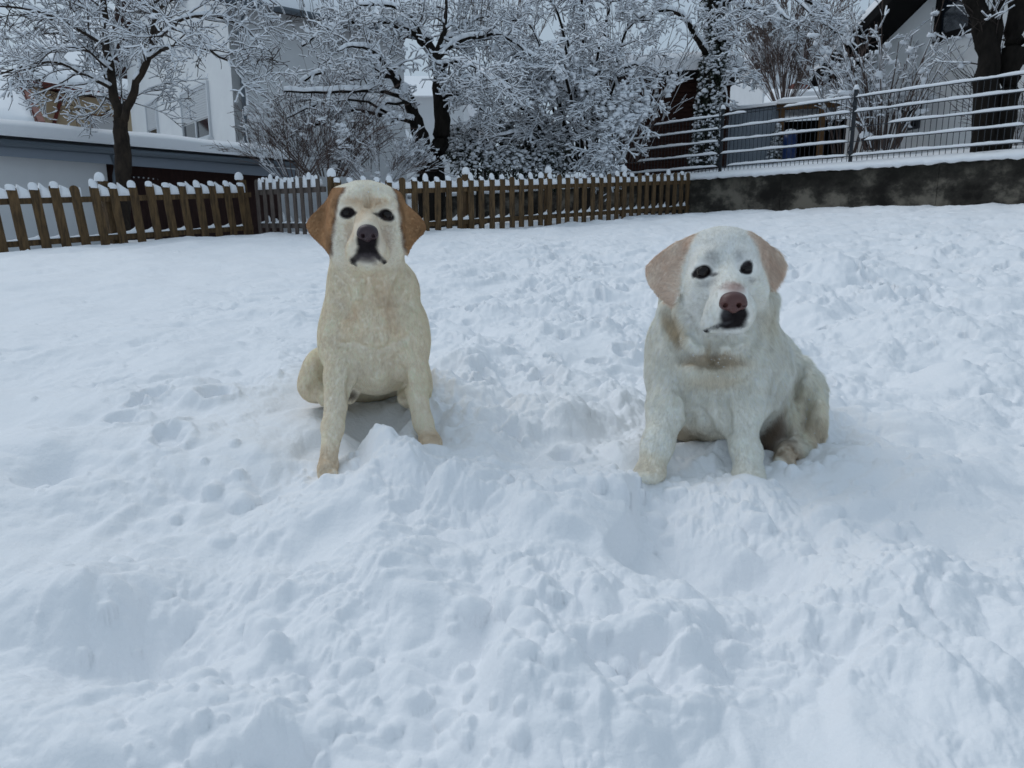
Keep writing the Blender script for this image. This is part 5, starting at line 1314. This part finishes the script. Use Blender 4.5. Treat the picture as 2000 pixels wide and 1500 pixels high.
blobsA = [
    ((716, 385, 1.79, 70, 45, .12), WH, .9, .5), ((670, 470, 1.78, 26, 55, .09), WH, .75, .5), ((765, 470, 1.78, 26, 55, .09), WH, .6, .5),
    ((716, 415, 1.70, 20, 38, .06), (.76, .62, .45), .8, .6),
    ((692, 399, 1.71, 17, 10, .05), TAN, .5, .8), ((742, 400, 1.71, 17, 10, .05), TAN, .5, .8),
    ((700, 455, 1.66, 17, 38, .05), (.62, .46, .30), .45, .6), ((737, 455, 1.66, 17, 38, .05), (.62, .46, .30), .45, .6),
    ((678, 416, 1.70, 15.5, 11.5, .05), BK, 1, .16, 6), ((755, 420, 1.70, 15.5, 11.5, .05), BK, 1, .16, -6), ((692, 417, 1.70, 9, 4, .05), BK, .9, .4, -15), ((741, 420, 1.70, 9, 4, .05), BK, .9, .4, 15),
    ((719, 472, 1.64, 22, 24, .07), BK, 1, .18), ((719, 492, 1.65, 23, 11, .06), BK, 1, .25), ((703, 497, 1.65, 13, 5, .06), BK, .9, .5, 38), ((735, 497, 1.65, 13, 5, .06), BK, .9, .5, -38), ((684, 470, 1.70, 10, 30, .05), (.52, .38, .28), .45, .7), ((752, 470, 1.70, 10, 30, .05), (.52, .38, .28), .45, .7),  # black lips; the last two paint shade into the muzzle hollows
    ((698, 504, 1.655, 11, 4.5, .05), BK, .7, .5, 40), ((740, 504, 1.655, 11, 3.5, .05), BK, .7, .5, -40), ((690, 512, 1.66, 5, 7, .04), BK, .95, .4, -20), ((751, 513, 1.66, 5, 7, .04), BK, .95, .4, 20), ((719, 505, 1.66, 24, 8, .05), (.09, .075, .08), .85, .55), ((718, 517, 1.67, 22, 6, .05), WH, .7, .5),
    ((628, 432, 1.79, 50, 80, .10), BR, 0, .1),
    ((692, 615, 1.82, 12, 28, .07), TAN, .22, .9, -35), ((762, 612, 1.82, 11, 38, .07), TAN, .22, .9, 12), ((740, 575, 1.82, 20, 45, .08), TAN, .15, .9),  # tan along the chest creases, crease shade put into the coat colour
    ((700, 645, 1.80, 20, 12, .06), TAN, .12, .9), ((772, 645, 1.80, 20, 12, .06), TAN, .12, .9),
    ((712, 740, 1.9, 60, 60, .2), (.84, .78, .66), .6, .6), ((642, 905, 1.70, 24, 30, .08), (.68, .54, .38), .6, .6), ((840, 865, 1.84, 24, 24, .08), (.70, .54, .37), .7, .6),
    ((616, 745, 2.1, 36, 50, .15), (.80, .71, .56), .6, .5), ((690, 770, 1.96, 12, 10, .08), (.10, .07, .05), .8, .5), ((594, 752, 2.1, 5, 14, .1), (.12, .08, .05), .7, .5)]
def colA(V):
    c = paint(V, CR, blobsA)
    px = V[:, 0]/V[:, 2]*FPX+1000; py = 750-V[:, 1]/V[:, 2]*FPX
    front = (V[:, 2] > 1.70) & (V[:, 2] < 1.90) & (py > 366) & (py < 506)
    wob = 4*perlin(V[:, 0]*60, V[:, 1]*60, V[:, 2]*60)
    lx = np.interp(py, [366, 380, 400, 430, 470, 500], [676, 668, 660, 655, 651, 648]); rx = np.interp(py, [366, 380, 400, 430, 470, 505], [764, 772, 777, 780, 786, 792])
    below = np.interp(py, [366, 470, 494, 506], [1, 1, 1, 0])
    wl = front*sstep(5, -5, px-lx+wob)*sstep(1, .2, (px > 560)*0.0)*(px < 690)*below
    wr = front*sstep(-5, 5, px-rx+wob)*(px > 740)*below
    w = np.clip(wl+wr, 0, 1)[:, None]
    ear = np.array(BR)*(1+.35*perlin(V[:, 0]*25, V[:, 1]*18, V[:, 2]*25))[:, None]
    inner = (np.clip(sstep(9, 2, np.abs(px-lx-1))*(px < 716)+sstep(9, 2, np.abs(px-rx+2))*(px > 716), 0, 1)*.75)[:, None]
    ear = ear*(1-inner)+np.array(BRD)*inner
    return np.clip(c*(1-w)+ear*w, .004, .9)
def furA(p):
    px = p[:, 0]/p[:, 2]*FPX+1000; py = 750-p[:, 1]/p[:, 2]*FPX
    L = np.where(py < 520, .0060, .0085); L = np.where((py > 770) & (p[:, 2] < 1.9), .006, L)
    nose = ((px-718)**2/28**2+(py-470)**2/45**2) + ((p[:, 2]-1.62)/.10)**2; L = np.where(nose < 1.6, .003, L)
    for ex, ey in ((677, 415), (755, 419)):
        L = np.where(((px-ex)/20)**2+((py-ey)/14)**2 < 1, 0, np.where(((px-ex)/28)**2+((py-ey)/20)**2 < 1, .003, L))
    L = np.where((np.abs(px-718) < 26) & (np.abs(py-455) < 20) & (p[:, 2] < 1.66), 0, L)
    return L
def flow_from(nose_c):
    def fn(p):
        d = p-nose_c; r = np.linalg.norm(d, axis=1)[:, None]; head = d/r
        w = sstep(.24, .14, r[:, 0])[:, None]
        down = np.tile(np.array([0, -1., .25]), (len(p), 1)); down[:, 0] += .35*np.sign(p[:, 0]-nose_c[0])*sstep(0, .1, np.abs(p[:, 0]-nose_c[0]))
        return head*w + down*(1-w)
    return fn
build_dog(rootA, fa, colA, furA, 330000, flow_from(pc(718, 455, 1.64)), 3, 1, crumb_spots=[(725, 373, 55, 8, 14, 1.9, .0014)])
uv_eye(rootA, 678, 416, 1.716, 11.5); uv_eye(rootA, 755, 420, 1.716, 11.5)
nose_part(rootA, nose_a, 718, 455, 1.628, 21, 17, .020)

# ------------------------------------------------------------------ the old white dog on the right
rootB = thing('dog', 'old white dog with pale pink ears and a reddish nose, the heavier one', 'dog', P(1400, 920, 1.85))
fb = Field([pc(1225, 0, 1.75)[0]-.03, pc(0, 985, 1.75)[1], 1.46], [pc(1620, 0, 2.2)[0]+.03, pc(0, 440, 1.8)[1]+.03, 2.62], .0034)
fb.cone((1410, 525, 1.76, 76), (1410, 515, 1.71, 66), .03)
fb.ell((1410, 486, 1.72, 72, 34, .08), .03)
fb.ell((1416, 535, 1.68, 58, 58, .06), .03)
fb.ell((1364, 572, 1.71, 32, 46, .06), .03); fb.ell((1470, 566, 1.72, 28, 44, .055), .03)
fb.ell((1384, 500, 1.645, 26, 13, .03), .02, rot=18); fb.ell((1452, 497, 1.65, 22, 12, .028), .02, rot=-14)
fb.cone((1418, 545, 1.67, 40), (1431, 598, 1.555, 31), .022)
fb.cone((1418, 525, 1.65, 26), (1431, 576, 1.555, 21), .02)
fb.ell((1405, 615, 1.59, 29, 32, .046), .028, rot=12); fb.ell((1452, 612, 1.585, 22, 30, .042), .024, rot=-8)
fb.ell((1390, 634, 1.62, 20, 16, .035), .02)
fb.ell((1432, 640, 1.605, 27, 13, .042), .010)
for (ex, ey) in ((1374, 530), (1457, 525)):
    fb.ell((ex, ey, 1.610, 16, 12, .022), .010, 'cut')
    fb.ell((ex, ey-13, 1.645, 20, 6, .018), .012, rot=12 if ex < 1400 else -8); fb.ell((ex, ey+14, 1.645, 18, 5, .016), .012)
fb.cone((1431, 600, 1.528, 1.6), (1431, 620, 1.545, 2), .004, 'cut')
fb.cone((1431, 622, 1.552, 3.2), (1412, 634, 1.560, 3.2), .004, 'cut'); fb.cone((1431, 622, 1.552, 3.2), (1452, 632, 1.560, 3.0), .004, 'cut')
fb.cone((1412, 634, 1.560, 3.2), (1392, 640, 1.585, 3.4), .004, 'cut'); fb.cone((1392, 640, 1.585, 3.4), (1378, 649, 1.60, 3.4), .004, 'cut')
fb.flap([(1355, 460), (1342, 464), (1322, 472), (1298, 487), (1275, 506), (1262, 520), (1261, 536), (1268, 555), (1285, 577), (1302, 592), (1313, 597), (1324, 588), (1332, 560), (1336, 530), (1342, 500), (1352, 480), (1368, 462)], 1.72, (-.06, -.02), .006, .010)
fb.flap([(1452, 452), (1466, 452), (1484, 462), (1505, 480), (1526, 496), (1533, 514), (1528, 535), (1517, 555), (1507, 565), (1498, 553), (1490, 530), (1482, 505), (1474, 482), (1460, 465)], 1.73, (.05, -.02), .006, .010)
# neck ruff and trunk
fb.ell((1396, 590, 1.90, 108, 80, .12), .03); fb.ell((1392, 650, 1.875, 116, 70, .125), .04)
fb.ell((1350, 612, 1.76, 34, 46, .06), .025); fb.ell((1476, 608, 1.78, 26, 44, .06), .025); fb.ell((1395, 640, 1.76, 66, 40, .06), .03)
fb.ell((1357, 671, 1.755, 36, 23, .05), .02, rot=-8); fb.ell((1429, 667, 1.73, 37, 24, .05), .014, rot=8)
fb.cone((1314, 610, 1.81, 30), (1340, 655, 1.79, 30), .02); fb.cone((1492, 590, 1.82, 28), (1486, 650, 1.80, 26), .02)
fb.ell((1400, 715, 1.88, 129, 95, .17), .05)
fb.ell((1400, 760, 1.90, 118, 80, .16), .05)
fb.cone((1410, 725, 1.98, 122), (1445, 745, 2.2, 110), .06); fb.cone((1445, 745, 2.2, 110), (1470, 775, 2.38, 95), .06)
fb.ell((1398, 805, 1.88, 66, 56, .12), .04)
fb.cone((1478, 720, 1.94, 58), (1482, 800, 1.97, 56), .05)
fb.ell((1312, 700, 1.85, 44, 80, .09), .04); fb.ell((1452, 715, 1.84, 52, 85, .09), .04, rot=6)
fb.cone((1310, 740, 1.83, 44), (1303, 800, 1.79, 36), .035); fb.cone((1303, 800, 1.79, 35), (1284, 870, 1.74, 27), .03)
fb.cone((1284, 870, 1.74, 27), (1273, 910, 1.71, 25), .03); fb.ell((1266, 928, 1.69, 30, 16, .045), .03)
for dx in (-22, -11, 1, 13): fb.ell((1264+dx, 934, 1.660, 7.5, 9, .02), .008)
fb.cone((1454, 755, 1.82, 46), (1452, 812, 1.78, 36), .035); fb.cone((1452, 812, 1.78, 35), (1458, 875, 1.74, 27), .03)
fb.cone((1458, 875, 1.74, 27), (1462, 915, 1.71, 25), .03); fb.ell((1462, 932, 1.69, 29, 14, .045), .03)
for dx in (-17, -6, 6, 17): fb.ell((1461+dx, 938, 1.660, 7.5, 8, .02), .008)
# hind quarters
fb.ell((1545, 762, 2.05, 50, 72, .15), .04, rot=14); fb.ell((1570, 815, 1.98, 32, 62, .11), .02, rot=0)
fb.ell((1520, 830, 1.98, 34, 58, .10), .04, rot=-14)
fb.cone((1575, 845, 1.95, 27), (1562, 880, 1.87, 22), .03); fb.cone((1555, 872, 1.88, 20), (1532, 893, 1.81, 20), .02)
for dx, dy in ((-14, 12), (-3, 16), (9, 17)): fb.ell((1534+dx, 895+dy*.6, 1.79, 7.5, 10, .02), .008)
fb.cone((1500, 868, 1.95, 22), (1530, 885, 1.90, 16), .03)
fb.ell((1355, 822, 2.0, 60, 40, .12), .04)
fb.cone((1500, 800, 2.5, 32), (1560, 850, 2.6, 20), .04)
# rolls of loose coat and the folds between them
fb.cone((1292, 645, 1.82, 20), (1309, 690, 1.785, 19), .018); fb.cone((1309, 690, 1.785, 20), (1352, 730, 1.745, 18), .018); fb.cone((1352, 730, 1.745, 18), (1400, 738, 1.735, 18), .018); fb.cone((1400, 738, 1.735, 18), (1448, 720, 1.75, 18), .018); fb.cone((1448, 720, 1.75, 18), (1493, 662, 1.80, 20), .018)
crease(fb, [(1303, 612), (1310, 640), (1322, 672), (1340, 697), (1394, 704), (1450, 694), (1476, 660), (1488, 625)], 7, .016, .010)
crease(fb, [(1393, 658), (1393, 680), (1394, 700)], 5, .012, .010); crease(fb, [(1345, 620), (1352, 645), (1368, 662), (1385, 668)], 4, .016, .004)
crease(fb, [(1405, 664), (1430, 664), (1455, 658)], 4, .014, .003)
crease(fb, [(1330, 755), (1370, 768), (1410, 768), (1450, 755), (1490, 720)], 5, .02, .004)
crease(fb, [(1338, 770), (1345, 800), (1350, 820)], 5, .014, .005); crease(fb, [(1412, 780), (1418, 810), (1424, 840)], 5, .014, .006)
crease(fb, [(1512, 735), (1505, 780), (1495, 830), (1488, 865)], 7, .018, .01); crease(fb, [(1540, 715), (1528, 745), (1518, 775)], 4, .014, .005)
crease(fb, [(1368, 795), (1380, 820), (1395, 845)], 4, .014); crease(fb, [(1556, 780), (1545, 815), (1536, 850)], 5, .016, .006); crease(fb, [(1570, 720), (1560, 750), (1550, 775)], 4, .014, .005)
crease(fb, [(1580, 790), (1572, 830), (1566, 860)], 4, .014, .005); crease(fb, [(1515, 888), (1530, 878), (1548, 872)], 4, .012, .005)
WB_ = (.89, .87, .80); FW = (.87, .86, .825); OC = (.62, .52, .36); EAR = (.70, .54, .43); EARL = (.84, .75, .65)
blobsB = [
    ((1410, 500, 1.70, 80, 60, .12), FW, .9, .4), ((1400, 600, 1.64, 70, 60, .10), FW, .85, .5),
    ((1373, 531, 1.63, 18, 13, .06), BK, 1, .14, 18), ((1458, 524, 1.63, 14, 14, .06), BK, 1, .14, -6), ((1389, 538, 1.63, 9, 4, .05), BK, .75, .5, -20), ((1444, 532, 1.63, 7, 4, .05), BK, .8, .5, 20),
    ((1386, 508, 1.64, 12, 16, .05), (.30, .30, .31), .45, .8), ((1440, 506, 1.64, 12, 14, .05), (.30, .30, .31), .4, .8), ((1384, 555, 1.64, 18, 8, .05), (.35, .35, .36), .4, .8), ((1462, 548, 1.64, 12, 6, .05), (.30, .30, .3), .4, .8),
    ((1430, 566, 1.56, 20, 12, .07), (.40, .20, .16), .7, .6),
    ((1432, 617, 1.54, 27, 26, .09), BK, 1, .20), ((1434, 634, 1.55, 25, 9, .08), BK, .95, .4), ((1404, 636, 1.57, 17, 3.5, .07), (.09, .09, .095), .6, .6, 18), ((1380, 649, 1.60, 7, 6, .06), BK, .95, .3, -30),
    ((1400, 612, 1.59, 12, 16, .05), (.42, .42, .44), .3, .8), ((1430, 648, 1.60, 26, 6, .05), FW, .7, .5),
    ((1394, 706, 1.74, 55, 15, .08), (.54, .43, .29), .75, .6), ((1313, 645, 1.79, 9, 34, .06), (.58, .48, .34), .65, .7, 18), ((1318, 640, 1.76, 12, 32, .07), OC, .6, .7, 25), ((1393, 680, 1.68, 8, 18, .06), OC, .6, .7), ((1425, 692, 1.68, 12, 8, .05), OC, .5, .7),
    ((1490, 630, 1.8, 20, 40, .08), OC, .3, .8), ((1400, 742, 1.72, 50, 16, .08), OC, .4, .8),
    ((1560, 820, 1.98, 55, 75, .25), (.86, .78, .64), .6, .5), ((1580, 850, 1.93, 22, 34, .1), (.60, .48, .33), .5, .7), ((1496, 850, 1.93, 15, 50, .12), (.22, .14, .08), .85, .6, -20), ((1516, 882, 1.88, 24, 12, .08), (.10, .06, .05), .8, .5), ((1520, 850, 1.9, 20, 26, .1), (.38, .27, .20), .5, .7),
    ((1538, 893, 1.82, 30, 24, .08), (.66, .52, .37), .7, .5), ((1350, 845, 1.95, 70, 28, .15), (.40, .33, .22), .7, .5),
    ((1272, 915, 1.71, 30, 30, .07), (.76, .68, .54), .6, .6)]
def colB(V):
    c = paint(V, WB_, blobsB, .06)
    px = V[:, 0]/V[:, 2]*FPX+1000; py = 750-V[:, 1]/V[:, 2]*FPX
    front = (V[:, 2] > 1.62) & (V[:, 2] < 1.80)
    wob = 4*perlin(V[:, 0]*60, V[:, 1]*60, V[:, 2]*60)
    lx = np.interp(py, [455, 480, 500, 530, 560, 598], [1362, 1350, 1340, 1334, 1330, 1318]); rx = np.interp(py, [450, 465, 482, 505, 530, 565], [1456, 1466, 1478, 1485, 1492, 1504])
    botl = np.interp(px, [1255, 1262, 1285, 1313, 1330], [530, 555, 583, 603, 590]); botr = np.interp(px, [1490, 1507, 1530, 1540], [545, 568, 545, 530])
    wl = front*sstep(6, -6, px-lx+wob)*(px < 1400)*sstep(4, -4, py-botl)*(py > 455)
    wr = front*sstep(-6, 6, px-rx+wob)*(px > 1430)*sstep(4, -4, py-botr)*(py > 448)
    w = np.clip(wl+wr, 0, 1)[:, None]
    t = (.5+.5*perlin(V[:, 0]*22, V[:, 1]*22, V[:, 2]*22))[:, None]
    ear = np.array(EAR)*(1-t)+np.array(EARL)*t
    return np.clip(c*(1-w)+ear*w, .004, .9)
def furB(p):
    px = p[:, 0]/p[:, 2]*FPX+1000; py = 750-p[:, 1]/p[:, 2]*FPX
    L = np.where(py < 600, .009, .014); L = np.where(px > 1500, .019, L); L = np.where((py > 790) & (p[:, 2] < 1.82), .008, L)
    L = np.where((p[:, 2] < 1.70) & (py < 650), .0065, L)
    nose = ((px-1432)**2/30**2+(py-605)**2/40**2) + ((p[:, 2]-1.54)/.10)**2; L = np.where(nose < 1.5, .003, L)
    for ex, ey in ((1374, 530), (1457, 525)):
        L = np.where(((px-ex)/22)**2+((py-ey)/17)**2 < 1, 0, np.where(((px-ex)/30)**2+((py-ey)/24)**2 < 1, .003, L))
    L = np.where((np.abs(px-1432) < 29) & (np.abs(py-588) < 24) & (p[:, 2] < 1.60), 0, L)
    return L
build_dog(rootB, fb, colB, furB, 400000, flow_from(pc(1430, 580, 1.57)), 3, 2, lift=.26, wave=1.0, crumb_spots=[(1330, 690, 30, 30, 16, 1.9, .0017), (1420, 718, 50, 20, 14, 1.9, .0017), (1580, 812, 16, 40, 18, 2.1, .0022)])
uv_eye(rootB, 1374, 530, 1.640, 13); uv_eye(rootB, 1457, 525, 1.640, 12.5)
nose_part(rootB, nose_b, 1432, 590, 1.528, 27, 21, .024)
